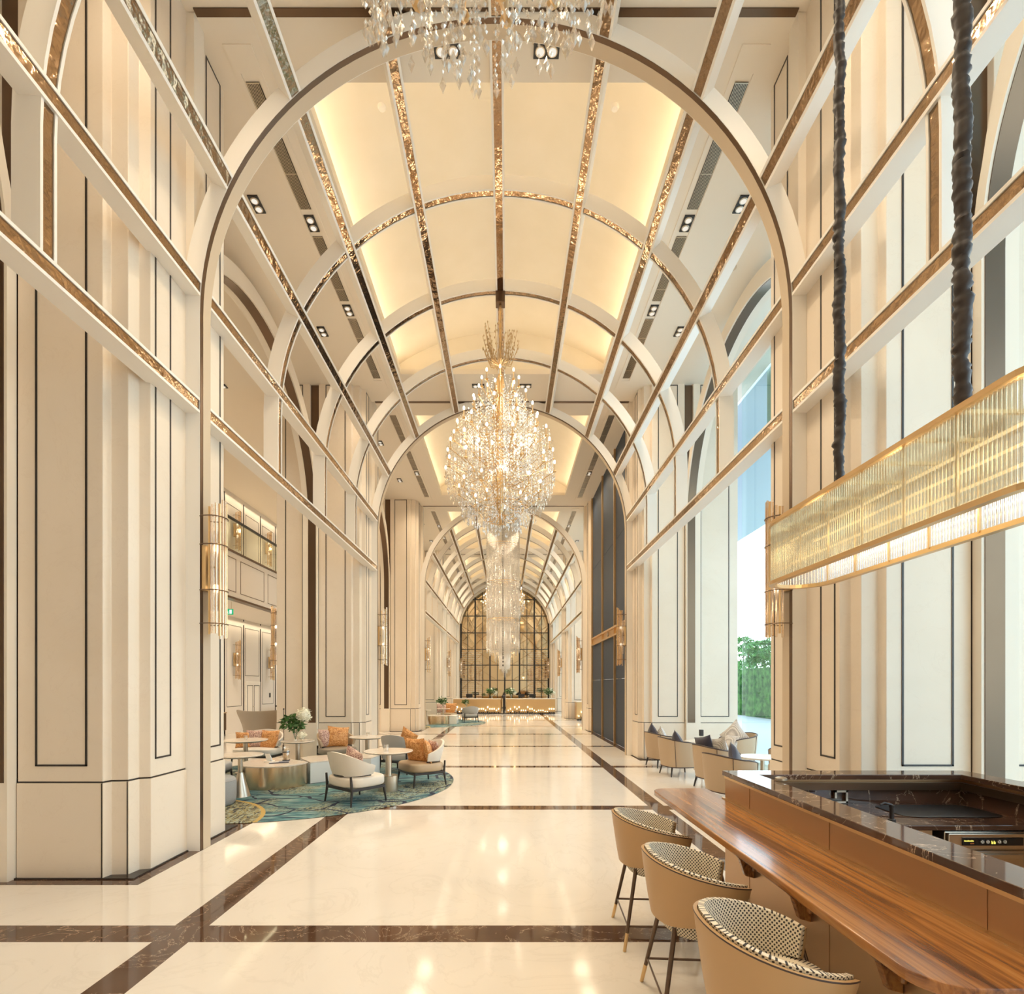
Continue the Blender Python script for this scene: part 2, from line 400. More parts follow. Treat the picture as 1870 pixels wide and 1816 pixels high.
door = struct('door_1', d, 'trim', 'pale double door in the side aisle wall', bevel=.01)
q = MB(); outline(q, 'x', -10.76, 22.3, 22.80, .2, 1.9, .02, .008); outline(q, 'x', -10.76, 22.9, 23.4, .2, 1.9, .02, .008); q.build('door_moulding', 'inlay', door)
q = MB(); q.tube([(-10.76, 22.8, 1.0), (-10.70, 22.8, 1.0), (-10.70, 22.68, 1.0)], .012); q.build('door_handle', 'steel', door, smooth=40)
# mezzanine with panelled parapet and glass balustrade
mz = MB(); mz.box(-10.8, -8.05, YN, YF, 4.62, 4.9); mz.box(-8.2, -8.0, YN, YF, 4.50, 5.85)
mz = struct('wall_mezzanine', mz, 'aisle', 'panelled mezzanine parapet above the side aisle', bevel=.01)
b = MB(); b.box(-8.22, -7.97, YN, YF, 4.46, 4.52); b.box(-8.2, -7.97, YN, YF, 5.84, 5.9)
yy = 5.0
while yy < 38: outline(b, 'x', -8.0, yy + .12, yy + 1.7, 4.68, 5.68); yy += 1.85
struct('parapet_trim', b, 'bronze_dark', parent=mz)
rl = thing('balustrade', 'frameless glass balustrade with dark handrail along the mezzanine', 'railing')
b = MB(); b.box(-8.12, -8.09, YN, YF, 5.9, 6.86); b.build('glass_panel', 'rail_glass', rl)
b = MB(); b.box(-8.14, -8.07, YN, YF, 6.86, 6.93); b.build('handrail', 'darkmetal', rl, bevel=.01)
for z, x in ((4.56, -10.6), (9.45, -10.6)):
    light('aisle_cove', 'AREA', (x, 20, z), 150, color=(1, .82, .56), rot=(0, math.radians(-15), 0), shape='RECTANGLE', size=.1, size_y=34)
# end wall with arched opening
e = MB(); n = 28; zc = 6.12; r = 3.37
pts = [(-12, 0), (-r, 0)] + [(-r * math.cos(PI * i / n), zc + r * math.sin(PI * i / n)) for i in range(n + 1)] + [(r, 0), (6.4, 0), (6.4, CEIL), (-12, CEIL)]
e.loft([[(x, YF, z) for x, z in pts], [(x, YF + .3, z) for x, z in pts]])
struct('wall_end', e, 'paint', 'cream end wall with a tall arched opening')
e = MB(); e.box(-12, 6.4, YN - .2, YN, 0, CEIL); struct('wall_back_blocker', e, 'paint', 'cream wall added behind the camera to block daylight')  # unseen wall, added so daylight from behind stays off the pillar fronts
# gold mirror wall seen through the end arch, gridded in black
aw = thing('arched_screen', 'tall arched gold mirror screen gridded with black bars at the far end of the hall', 'screen')
g = MB(); pts = [(-r, 0)] + [(-r * math.cos(PI * i / n), zc + r * math.sin(PI * i / n)) for i in range(n + 1)] + [(r, 0)]
g.loft([[(x, YF + .10, z) for x, z in pts], [(x, YF + .14, z) for x, z in pts]]); g.build('mirror_glass', 'gold_mirror', aw)
def top(x): return zc + math.sqrt(max(r * r - x * x, 0))
for i in range(-6, 7):
    x = i * .5625
    if abs(x) > 3.36: x = 3.33 * (1 if x > 0 else -1)
    b = MB(); wdt = .055 if i % 2 == 0 else .022
    b.box(x - wdt, x + wdt, YF - .02, YF + .09, 0, top(x) - .02); b.build('mullion', 'black', aw)
b = MB()
for z in (2.3, 3.46, 4.66, 5.92, 7.2, 8.45):
    hw = r if z < zc else math.sqrt(r * r - (z - zc) ** 2)
    b.box(-hw, hw, YF + .0, YF + .08, z - .025, z + .025)
b.build('transom', 'black', aw)
b = MB()
for s in (-1, 1):
    for j in range(-1, 6):
        for (xa, za, xb, zb) in ((s * .56, 2.3 + j * 1.2, s * 3.2, 4.0 + j * 1.2), (s * 3.2, 2.9 + j * 1.2, s * 1.1, 4.9 + j * 1.2)):
            if max(za, zb) < 8 and za > .5 and zb < top(xb) and za < top(xa): b.tube([(xa, YF + .05, za), (xb, YF + .05, zb)], .014, 4)
b.build('lattice', 'gold', aw)
b = MB()
for s in (-1, 1):
    for x0, x1 in ((1.75, 3.3),):
        for i in range(18):
            for j in range(24):
                x = s * (x0 + (x1 - x0) * (i + .5) / 18); z = .9 + 3.6 * (j + .5) / 24
                b.octa((x, YF + .06, z), .03, .045)
b.build('pierced_ornament', 'trim', aw, kind='stuff')

# ------------------------------------------------------------------ stepped stone pillars
def pillar_poly(s, outer, off=0.0):
    h = [(3.53, .706), (3.625, .74), (3.64, .873), (3.80, .885), (3.82, .97), (4.65, .97)]
    h = [(x - off, a + off) for x, a in h[:-1]] + [(h[-1][0], h[-1][1] + off)]
    p = [(x, -a) for x, a in h] + [(x, a) for x, a in reversed(h)]
    return [(s * x, a) for x, a in p]
def aisle_poly(s, outer, off=0.0): return [(s * x, a) for x, a in ((4.87, -.97 - off), (outer, -.97 - off), (outer, .97 + off), (4.87, .97 + off))]
names = ['nearest', 'second', 'third', 'fourth', 'fifth']
for s in (-1, 1):
    outer = 5.72 if s < 0 else 6.0
    for k, p in enumerate(PORT):
        side = 'left' if s < 0 else 'right'
        pil = thing('pillar', f'{names[k]} stepped cream marble pillar on the {side} side of the nave', 'pillar', (0, p, 0), kind='structure')
        b = MB(); b.prism(pillar_poly(s, outer, .012), 0, .93); b.prism(aisle_poly(s, outer, .012), 0, .93); b.build('plinth', 'stone', pil, bevel=.004)
        b = MB(); b.prism(pillar_poly(s, outer), .945, CEIL); b.prism(aisle_poly(s, outer), .945, CEIL); b.build('shaft', 'stone', pil, bevel=.006)
        b = MB(); b.prism(pillar_poly(s, outer, -.004), .92, .96); b.prism(aisle_poly(s, outer, -.004), .92, .96)
        for a in (-1, 1):
            for x0, x1 in ((3.97, 4.475), (5.05, outer - .22)):
                for u in (-1,): outline(b, 'y', a * .972, min(s * x0, s * x1), max(s * x0, s * x1), 1.095, CEIL - .03)
            for x0 in (3.64, 3.82):  # dark joints down the inner corners of the steps
                aa = .873 if x0 == 3.64 else .97
                b.box(s * x0 - .005, s * x0 + .005, a * aa - .004, a * aa + .016 * a if a > 0 else a * aa + .004, 0.0, .93) if a > 0 else b.box(s * x0 - .005, s * x0 + .005, -aa - .016, -aa + .004, 0.0, .93)
        # long narrow inlays on the face towards the nave
        for y0, y1 in ((-.64, -.38), (.29, .62)): outline(b, 'x', s * 3.53, y0, y1, 1.12, CEIL - .03)
        b.box(min(s * 3.50, s * 5.0), max(s * 3.50, s * 5.0), -1.0, 1.0, -.005, .012)
        b.build('inlay', 'inlay', pil)
        b = MB(); b.box(min(s * 4.65, s * 4.87), max(s * 4.65, s * 4.87), -.90, .90, 0.96, CEIL); b.build('bronze_recess', 'bronze_dark', pil)
        b = MB(); b.box(min(s * 4.65, s * 4.87), max(s * 4.65, s * 4.87), -.96, .96, 0, .93); b.build('recess_base', 'stone', pil)
    for p in PORT[:4]:
        for a in (-1, 1):
            light('recess_uplight', 'SPOT', (s * 4.76, p + a * .99, .97), 14, color=(1, .72, .34), rot=(PI + a * .12, 0, 0), spot_size=math.radians(70), spot_blend=1, shadow_soft_size=.03)

# ------------------------------------------------------------------ swept arches
def sweep(prof, rfun, zc, zbot, axis, n=40, s=1):
    """prof: (radius, depth) points; swept up one leg, over the arch, down the other"""
    rings = []
    st = [('l', zbot, 1), ('l', zc, 1)] + [('a', PI * i / n, 1) for i in range(1, n)] + [('l', zc, -1), ('l', zbot, -1)]
    for kind, q, sg in st:
        ring = []
        for rr, dd in prof:
            if kind == 'a' and rfun: rr = rfun(rr, q)
            u, z = (sg * rr, q) if kind == 'l' else (rr * math.cos(q), zc + rr * math.sin(q))
            ring.append((u, dd, z) if axis == 'x' else (dd * s, u, z))
        rings.append(ring)
    mb = MB(); mb.loft(rings); return mb
ZC = 6.12; RI = 3.37
for k, p in enumerate(PORT):
    t = thing('portal_arch', ['large round arch nearest the camera framing the whole nave', 'second round arch behind the candle chandelier', 'third round arch down the nave', 'fourth round arch, small in the distance', 'fifth round arch framing the gold mirror screen'][k], 'arch', (0, p, 0), group='round arches across the nave')
    sweep([(RI, -.11), (RI, .11), (RI + .20, .11), (RI + .20, -.11)], None, ZC, 0, 'x', 56).build('arch_ring', 'trim', t, smooth=30)
    sweep([(RI - .004, -.106), (RI - .004, -.05), (RI + .01, -.05), (RI + .01, -.106)], None, ZC, 0.0, 'x', 56).build('mirror_strip', 'bronze_dark', t, smooth=30)
    sweep([(RI - .006, -.05), (RI - .006, .10), (RI + .01, .10), (RI + .01, -.05)], None, ZC, 0.0, 'x', 56).build('soffit_lining', 'soffit', t, smooth=30)
    b = MB()
    for s in (-1, 1): b.box(min(s * 3.44, s * 3.54), max(s * 3.44, s * 3.54), -.10, .10, 0, CEIL)
    b.box(-3.5, 3.5, -.10, .10, CEIL - .006, CEIL + .02)
    b.build('square_frame', 'paint', t)
    b = MB(); b.box(-3.43, 3.43, -.14, -.06, CEIL - .012, CEIL - .0); b.build('frame_strip', 'bronze_dark', t)
# arches along the aisles: one in every bay on both sides
for s in (-1, 1):
    for k in range(-1, 4):
        if s > 0 and k == 1: continue
        yc = P0 + BAY * (k + .5)
        t = thing('aisle_arch', ('left' if s < 0 else 'right') + ' aisle arch edged in dark bronze, ' + ['beside the camera', 'in the first bay past the nearest pillar', 'in the bay behind the second pillar', 'in the bay behind the third pillar', 'in the last bay'][k + 1], 'arch', (0, yc, 0), group='bronze edged aisle arches')
        m_ = sweep([(3.09, 4.66), (3.09, 5.02), (3.19, 5.02), (3.19, 4.66)], lambda r_, q: r_ if r_ < 3.15 else r_ + .20 * min(1, 2.6 * max(0, math.sin(q) - .28)), 6.06, 0, 'y', 48, s); m_.build('arch_ring', 'paint', t, smooth=30)
        m_ = sweep([(3.082, 4.69), (3.082, 4.88), (3.10, 4.88), (3.10, 4.69)], None, 6.06, .95, 'y', 48, s); m_.build('bronze_lining', 'bronze_dark', t, smooth=30)
# ribs across and rails along the cage vault
def channel(r0, r1, w_, t_, rec): return [(r1, -w_), (r1, w_), (r0, w_), (r0, w_ - t_), (r0 + rec, w_ - t_), (r0 + rec, -w_ + t_), (r0, -w_ + t_), (r0, -w_)]
ZB = 5.07
rib0 = None
ordn = ['first', 'second', 'third']
bayn = ['above the camera', 'between the nearest and second arches', 'between the second and third arches', 'between the third and fourth arches', 'in the last bay before the mirror screen']
for k in (-1, 0, 2, 3):
    for j in (1, 2, 3):
        y = P0 + BAY * k + 2.08 * j
        lab = f'{ordn[j-1]} slim curved ceiling rib {bayn[k+1]}'
        if rib0 is None:
            rib0 = thing('ceiling_rib', lab, 'ceiling rib', (0, y, 0), group='curved ribs of the cage vault')
            sweep(channel(RI + .02, RI + .24, .075, .025, .02), None, ZC, ZB, 'x', 44).build('rib_channel', 'trim', rib0, smooth=30)
            sweep([(RI + .03, -.05), (RI + .03, .05), (RI + .06, .05), (RI + .06, -.05)], None, ZC, ZB, 'x', 44).build('mirror_strip', 'bronze', rib0, smooth=30)
        else: copy_tree(rib0, (0, y, 0), label=lab)
def rail_mb(prof, ang, L, straight_s=None):
    rings = []
    for y in (0, L):
        ring = []
        for rr, dd in prof:
            if straight_s is None:
                er = (math.sin(ang), math.cos(ang)); et = (math.cos(ang), -math.sin(ang))
                ring.append((rr * er[0] + dd * et[0], y, ZC + rr * er[1] + dd * et[1]))
            else: ring.append((straight_s * rr, y, ZB + dd))
        rings.append(ring)
    m_ = MB(); m_.loft(rings); return m_
railn = {0: 'ridge rail', 1: 'rail beside the ridge', 2: 'second rail from the ridge', 3: 'third rail from the ridge', 4: 'fourth rail from the ridge', 5: 'lowest rail'}
for i in range(-5, 6):
    first = None
    for k in (-1, 0, 2, 3):
        y0 = P0 + BAY * k + .10
        if k == -1: y0 = P0 - 8.1
        sd = '' if i == 0 else (', left' if i < 0 else ', right')
        lab = f'{railn[abs(i)]}{sd}, mirror lined, {bayn[k+1]}'
        if first is None:
            first = thing('ceiling_rail', lab, 'ceiling rail', (0, y0, 0), group='straight rails of the cage vault')
            L = BAY - .2
            prof = channel(RI + .0, RI + .20, .085, .03, .02); st = [(RI + .01, -.057), (RI + .01, .057), (RI + .04, .057), (RI + .04, -.057)]
            ss = None if abs(i) < 5 else (1 if i > 0 else -1)
            rail_mb(prof, math.radians(21.3 * i), L, ss).build('rail_channel', 'trim', first)
            rail_mb(st, math.radians(21.3 * i), L, ss).build('mirror_strip', 'bronze', first)
        else: copy_tree(first, (0, y0, 0), label=lab)

# ------------------------------------------------------------------ ceiling fittings
def downlight(name='twin_downlight'):
    t = thing(name, '', 'downlight')
    b = MB(); b.box(-.155, .155, -.08, .08, -.02, .0); b.build('housing', 'black', t)
    for s in (-1, 1):
        b = MB(); b.lathe([(.058, -.032), (.064, -.024), (.064, -.018)], 16, (s * .074, 0, 0)); o = b.build('lamp', 'steel', t, smooth=40)
        b = MB(); b.lathe([(.001, -.034), (.045, -.034), (.045, -.028)], 16, (s * .074, 0, 0)); b.build('lens', 'lens', o)
    for ch in t.children: ch.scale = (1, 1, 1)
    return t
dl = None
for k in range(0, 4):
    for nm, x, dy, rz in (('between vault and arch', .6, .26, 0), ('in the grille slot near the arch', 3.11, 2.66, PI / 2), ('in the grille slot further on', 3.11, 4.70, PI / 2), ('outside the grille slot near the arch', 3.86, 2.31, PI / 2), ('outside the grille slot further on', 3.86, 5.35, PI / 2), ('past the vault end', .6, 7.43, 0)):
        for s in (-1, 1):
            lab = f'twin recessed downlight {nm}, {"left" if s<0 else "right"} of the ridge, ' + ['first', 'second', 'third', 'fourth'][k] + ' bay'
            loc = (s * x, P0 + BAY * k + dy, CEIL)
            if dl is None: dl = downlight(); dl.location = loc; dl['label'] = lab; dl['group'] = 'twin recessed downlights'; dl.rotation_euler = (0, 0, rz)
            else: copy_tree(dl, loc, rz, lab)
for k in range(0, 4):
    for s in (-1, 1):
        y0 = P0 + BAY * k
        t = thing('air_grille', f'long slotted air grille in the ceiling, {"left" if s<0 else "right"} of the vault, {["first","second","third","fourth"][k]} bay', 'air grille', (s * 3.11, y0, CEIL), group='linear air grilles')
        b = MB(); b.box(-.17, -.10, .5, 7.2, -.012, 0); b.box(.10, .17, .5, 7.2, -.012, 0); b.box(-.17, .17, .2, .5, -.012, 0); b.box(-.17, .17, 7.2, 7.6, -.012, 0); b.build('frame', 'paint', t)
        for a0, a1 in ((.6, 2.40), (2.92, 4.44), (4.96, 7.1)):
            b = MB(); b.box(-.085, .085, a0, a1, -.008, 0)
            o = b.build('grille_panel', 'inlay', t)
            b = MB()
            x = -.075
            while x < .08: b.box(x, x + .007, a0, a1, -.014, -.006); x += .02
            yq = a0
            while yq < a1: b.box(-.085, .085, yq, yq + .012, -.015, -.006); yq += .6
            b.build('slats', 'steel', o)
for k in range(0, 2):
    for s in (-1, 1):
        b = MB(); b.lathe([(.06, 0), (.06, -.02), (.045, -.045), (.02, -.05)], 20, (s * 1.7, P0 + BAY * k + 1.6, CEIL + .78)); 
        tag(b.build('smoke_detector', 'trim', smooth=40), f'small round white detector on the {["first","second"][k]} vault, {"left" if s<0 else "right"} half', 'smoke detector', 'ceiling detectors')
        b = MB(); b.lathe([(.09, 0), (.09, -.012), (.07, -.02), (.01, -.02)], 20, (s * 4.25, P0 + BAY * k + 3.6, CEIL))
        tag(b.build('ceiling_speaker', 'soffit', smooth=40), f'round speaker cover in the flat ceiling, {["first","second"][k]} bay, {"left" if s<0 else "right"} side', 'speaker', 'ceiling speakers')

# ------------------------------------------------------------------ right side: glass wall and outdoors
wi = 0
for k in range(-1, 5):
    for j in range(4):
        y0 = P0 + BAY * k + .97 + j * 1.595
        if k == 1: continue
        if y0 > YF - 1: continue
        wi += 1
        t = thing(f'window_{wi}', 'tall clear glass pane of the garden side curtain wall', 'window', kind='structure')
        b = MB(); b.box(6.10, 6.115, y0 + .01, y0 + 1.585, 0, CEIL); b.build('glass_pane', 'glass', t)
        b = MB(); b.box(6.05, 6.30, y0 - .008, y0 + .008, 0, CEIL); b.build('glass_fin', 'glass', t)
        b = MB()
        for z in (2.6, 4.9, 7.2): b.tube([(6.16, y0 - .12, z + .06), (6.16, y0 + .12, z - .06)], .018, 6); b.tube([(6.16, y0 - .12, z - .06), (6.16, y0 + .12, z + .06)], .018, 6)
        b.build('spider_fitting', 'steel', t)
b = MB(); b.box(6.2, 120, -40, 160, -.06, -.02); struct('ground', b, 'paving', 'pale paving outside the windows')
b = MB(); b.box(6.5, 12.5, -6, 60, 9.6, 10.2); struct('roof_canopy', b, 'canopy', 'pale grey blue canopy outside the windows')
for i in range(6):
    b = MB(); y = 5.0 + i * 8.32; b.lathe([(.16, 0), (.16, 9.6)], 20, (7.6, y + 8.2, 0)); b.box(7.4, 7.8, y + 8.0, y + 8.4, 6.3, 6.36)
    struct('column', b, 'white_metal', 'round white column outside the windows', smooth=40)
b = MB(); b.box(6.5, 6.9, 12.75, 13.0, 8.0, 9.6); tag(b.build('tinted_panel', 'teal_panel'), 'green tinted glass panel hung outside the first right window', 'panel')
rnd = random.Random(3)
def blob(mb, c, r, n, lo=.05, hi=.12, sq=(1, 1, 1)):
    for _ in range(n):
        a = rnd.uniform(0, 2 * PI); u = rnd.uniform(-1, 1); q = r * (.55 + .45 * rnd.random()); h = math.sqrt(1 - u * u)
        p = Vector((c[0] + q * h * math.cos(a) * sq[0], c[1] + q * h * math.sin(a) * sq[1], c[2] + q * u * sq[2]))
        l_ = rnd.uniform(lo, hi); d1 = Vector((rnd.gauss(0, 1), rnd.gauss(0, 1), rnd.gauss(0, .6))).normalized(); d2 = d1.cross(Vector((rnd.gauss(0, 1), rnd.gauss(0, 1), 1))).normalized()
        mb.add([p, p + d1 * l_ + d2 * l_ * .4, p + d1 * l_ * 2, p + d1 * l_ - d2 * l_ * .4], [(0, 1, 2, 3)])
for i in range(5):
    hy = 24 + i * 6.6; hb = MB()
    hb.box(15.2, 16.8, hy - 2.9, hy + 2.9, 0, 2.95); blob(hb, (16, hy, 1.6), 2.0, 900, .08, .16, (.45, 1.3, .75))
    tag(hb.build('hedge', 'hedge'), ['clipped green hedge outside nearest the window', 'clipped green hedge, second length outside', 'clipped green hedge, third length outside', 'clipped green hedge, fourth length outside', 'clipped green hedge, farthest length outside'][i], 'hedge', 'hedge lengths outside the windows')
for i, (tx, ty, th) in enumerate(((19.0, 38, 5.2), (22, 48, 6.5), (18.5, 30, 4.6), (26, 58, 7))):
    t = thing('tree', ['spreading green tree behind the hedge', 'taller tree farther behind the hedge', 'small tree close behind the hedge', 'farthest tree beyond the hedge'][i], 'tree', (tx, ty, 0), group='trees behind the hedge')
    b = MB(); b.tube([(0, 0, 0), (.1, 0, th * .5), (0, .1, th * .85)], [.14, .1, .04], 8); b.build('trunk', 'leg', t)
    b = MB()
    for q in range(9): blob(b, (rnd.uniform(-1.4, 1.4), rnd.uniform(-1.4, 1.4), th * (.55 + .05 * q)), .9 - .05 * q, 200, .08, .2, (1.3, 1.3, .35))
    b.build('foliage', 'hedge', t)
# dark entrance screen closing the second right bay
t = thing('entrance_screen', 'full height dark slate glass entrance screen with bronze posts on the right', 'entrance screen')
for i, (a, c_) in enumerate(((15.50, 17.2), (17.25, 19.4), (19.45, 21.75))):
    for z0, z1 in ((0.02, 2.1), (2.115, 3.50), (3.80, 6.6), (6.615, CEIL - .01)):
        b = MB(); b.box(3.66, 3.70, a, c_, z0, z1); b.build('dark_panel', 'slate', t)
for y in (15.49, 17.22, 19.42, 21.76):
    b = MB(); b.box(3.60, 3.72, y - .035, y - .005, 0, CEIL - .01); b.box(3.60, 3.72, y + .015, y + .045, 0, CEIL - .01); b.build('bronze_post', 'gold', t)
b = MB(); b.box(3.59, 3.72, 15.5, 21.75, 3.50, 3.56); b.box(3.59, 3.72, 15.5, 21.75, 3.76, 3.82); b.box(3.66, 3.72, 15.5, 21.75, 3.56, 3.76); b.build('transom_band', 'gold', t)
b = MB(); b.lathe([(.01, 0), (.085, 0), (.085, .03)], 20, (3.60, 18.3, 3.66), 'x'); b.build('round_emblem', 'steel', t, smooth=40)
# ================================================================== WALL SCONCES
def make_sconce(label, loc, side, tube='rod_rose'):
    """glass tubes in a half ring round a lit inner cylinder; side +1 hangs on a wall facing +x"""
    t = thing('wall_sconce', label, 'wall sconce', loc, 0 if side > 0 else PI)
    b = MB(); b.box(0, .05, -.07, .07, -.28, .24); b.build('back_plate', 'gold', t, bevel=.006)
    rn = random.Random(5)
    for i in range(11):
        a = math.radians(-100 + 20 * i); x, y = .135 + .10 * math.cos(a), .115 * math.sin(a)
        top_, bot = .70 + .05 * math.cos(a * 1.5) + rn.uniform(-.02, .02), -.80 + rn.uniform(-.03, .03)
        b = MB(); b.tube([(x, y, bot), (x, y, top_)], .013, 8); b.build('glass_tube', tube if i % 3 else 'gold', t, smooth=40)
    b = MB(); b.lathe([(.075, -.50), (.075, .40)], 20, (.13, 0, 0), cap=False); b.build('inner_shade', 'rod_clear', t, smooth=40)
    for z in (.56, -.66, .24, -.28):
        b = MB(); b.tube([(.0, -.10, z), (.03, -.125, z)] + [(.135 + .118 * math.cos(math.radians(q)), .135 * math.sin(math.radians(q)), z) for q in range(-100, 101, 20)] + [(.03, .125, z), (.0, .10, z)], .006, 6); b.build('ring_clamp', 'bronze_dark', t, smooth=40)
    b = MB(); b.tube([(.05, 0, 0), (.13, 0, 0)], .012, 6); b.tube([(.13, 0, -.2), (.13, 0, .2)], .009, 6); b.build('lamp_arm', 'bronze_dark', t, smooth=40)
    for z in (.22, -.24):
        b = MB(); b.ball((.13, 0, z), .036, 12, 8, (1, 1, 1.2)); b.build('bulb', 'bulb', t, smooth=60)
    return t
sc0 = None
for k, p in enumerate(PORT[:5]):
    for s in (-1, 1):
        lab = f'{["large","second","third","fourth","fifth"][k]} glass tube wall sconce on the {"left" if s<0 else "right"} foot of the {["nearest","second","third","fourth","fifth"][k]} arch'
        loc = (s * 3.365, p - .02, 3.25)
        if sc0 is None: sc0 = make_sconce(lab, loc, 1); sc0['group'] = 'sconces on the arch feet'
        else: copy_tree(sc0, loc, 0 if s < 0 else PI, lab)
for (x, y, z, lab) in ((-10.74, 21.2, 2.95, 'glass tube sconce on the aisle back wall, left of the pale door'), (-10.74, 24.3, 2.95, 'glass tube sconce on the aisle back wall, right of the pale door'),
                       (-10.74, 21.2, 8.1, 'glass tube sconce upstairs behind the balustrade, nearer one'), (-10.74, 24.0, 8.1, 'glass tube sconce upstairs behind the balustrade, farther one'),
                       (-5.76, 13.8, 3.2, 'slim glass tube sconce on the aisle face of the second left pillar')):
    c_ = copy_tree(sc0, (x, y, z), 0 if x < -6 else PI, lab); c_['group'] = 'sconces in the side aisle'
    if z > 5: light('sconce_lamp', 'POINT', (x + .4, y, z), 10, shadow_soft_size=.08)
    if x > -6: c_.location.x = -5.74
# ================================================================== CHANDELIERS
def make_chandelier(label, loc, group):
    t = thing('chandelier', label, 'chandelier', loc, group=group)
    # local z 0 = world 5.0
    b = MB(); b.tube([(0, 0, .0), (0, 0, 4.45)], .022, 8); b.build('chain_rod', 'gold', t, smooth=40)
    b = MB(); b.box(-.09, .09, -.09, .09, 4.27, 4.50); b.build('ceiling_box', 'bronze_dark', t, bevel=.01)
    b = MB(); b.lathe([(.0, 3.0), (.05, 2.9), (.09, 2.7), (.04, 2.5), (.10, 2.2), (.13, 1.9), (.06, 1.5), (.12, 1.1), (.18, .75), (.10, .45), (.03, .2), (.001, .1)], 16); b.build('stem', 'gold', t, smooth=40)
    rn = random.Random(11)
    b = MB()
    for i in range(36):
        a = 2 * PI * i / 36 + rn.uniform(-.1, .1); r = rn.uniform(.20, .42); h = rn.uniform(.35, .65)
        b.tube([(.03 * math.cos(a), .03 * math.sin(a), 3.10), (r * .55 * math.cos(a), r * .55 * math.sin(a), 3.14), (r * .85 * math.cos(a), r * .85 * math.sin(a), 3.2 + h * .5), (r * math.cos(a), r * math.sin(a), 3.15 + h)], [.008, .008, .006, .004], 5)
        for j in range(5):
            q = (j + 1) / 5; b.octa((r * (.55 + .45 * q) * math.cos(a) + rn.uniform(-.03, .03), r * (.55 + .45 * q) * math.sin(a), 3.2 + h * q * .9), .012, .03)
    b.build('crown', 'crown_gold', t)
    tiers = [(2.85, .36, 8), (2.50, .52, 9), (2.15, .72, 11), (1.80, .90, 13), (1.45, 1.02, 14), (1.10, 1.06, 13), (1.55, .45, 7), (.75, .80, 11), (.50, .50, 9)]
    arm = None; n_ = 0
    for z, r, n in tiers:
        b = MB()
        for i in range(n):
            a = 2 * PI * (i + .5 * (n_ % 2)) / n; ca, sa = math.cos(a), math.sin(a)
            pts = [(r * q * ca, r * q * sa, z + h) for q, h in ((.05, -.30), (.35, -.42), (.65, -.38), (.9, -.22), (1.0, -.17))]
            b.tube(pts, .009, 5); b.lathe([(.012, -.18), (.035, -.165), (.03, -.15)], 8, (r * ca, r * sa, z))
        b.tube([(r * .6 * math.cos(2 * PI * q / 20), r * .6 * math.sin(2 * PI * q / 20), z - .40) for q in range(20)], .007, 5, loop=True)
        b.build('arm_ring', 'gold', t, smooth=50)
        for i in range(n):
            a = 2 * PI * (i + .5 * (n_ % 2)) / n; p = (r * math.cos(a), r * math.sin(a), z)
            if arm is None:
                b = MB(); b.lathe([(.013, -.16), (.013, -.02)], 8); arm = b.build('candle', 'candle', t, smooth=40); arm.location = p
                b = MB(); b.ball((0, 0, .02), .021, 8, 6, (1, 1, 1.9)); bl = b.build('bulb', 'bulb', arm, smooth=60)
            else:
                c_ = arm.copy(); COL.objects.link(c_); c_.parent = t; c_.location = p
                d_ = bl.copy(); COL.objects.link(d_); d_.parent = c_
        n_ += 1
    # strung crystals: a dome of strands, longer at the middle
    b = MB()
    for i in range(700):
        a = rn.uniform(0, 2 * PI); r = 1.06 * math.sqrt(rn.uniform(.03, 1))
        ztop = 2.75 - 1.35 * (r / 1.06) ** 1.5 + rn.uniform(-.45, .15); zb = -.08 + .88 * (r / 1.06) ** 3.0 + rn.uniform(-.05, .18)
        if rn.random() < .38: zb = max(zb, ztop - rn.uniform(.3, .9))
        z = ztop
        while z > zb:
            q = rn.uniform(.7, 1.25)
            b.octa((r * math.cos(a), r * math.sin(a), z), .0095 * q, .019 * q); z -= .062 * q + .006
        b.octa((r * math.cos(a), r * math.sin(a), zb - .03), .017, .045)
    b.build('crystal_strands', 'crystal', t, kind='stuff')
    b = MB()
    for i in range(46):     # swags of beads between tiers
        a0 = rn.uniform(0, 2 * PI); a1 = a0 + rn.uniform(.3, .6); k_ = rn.randrange(6); z, r, _ = tiers[k_]
        for j in range(15):
            q = j / 14; a = a0 + (a1 - a0) * q
            b.octa((r * .95 * math.cos(a), r * .95 * math.sin(a), z - .12 - .22 * math.sin(PI * q)), .011, .015)
    b.build('bead_swags', 'crystal', t, kind='stuff')
    return t
ch = make_chandelier('big tiered candle chandelier with crystal strands behind the nearest arch', (0, P0 + 4.16, 5.0), 'tiered crystal chandeliers')
copy_tree(ch, (0, P0 - 4.16, 4.78), label='lower tips of a crystal chandelier hanging over the camera, cut by the top edge')
copy_tree(ch, (0, P0 + 4.16 + 2 * BAY, 5.0), label='farther tiered candle chandelier glowing behind the crystal column')
for k in (-1, 0, 2):        # the light of the candles, a few lamps round each tier
    for z, r, n in ((7.65, .42, 3), (6.9, .86, 4), (6.25, 1.06, 5)):
        for i in range(n):
            a = 2 * PI * (i + .3) / n; light('candle_glow', 'POINT', (r * math.cos(a), P0 + 4.16 + k * BAY + r * math.sin(a), z), 5, color=(1, .84, .62), shadow_soft_size=.10)
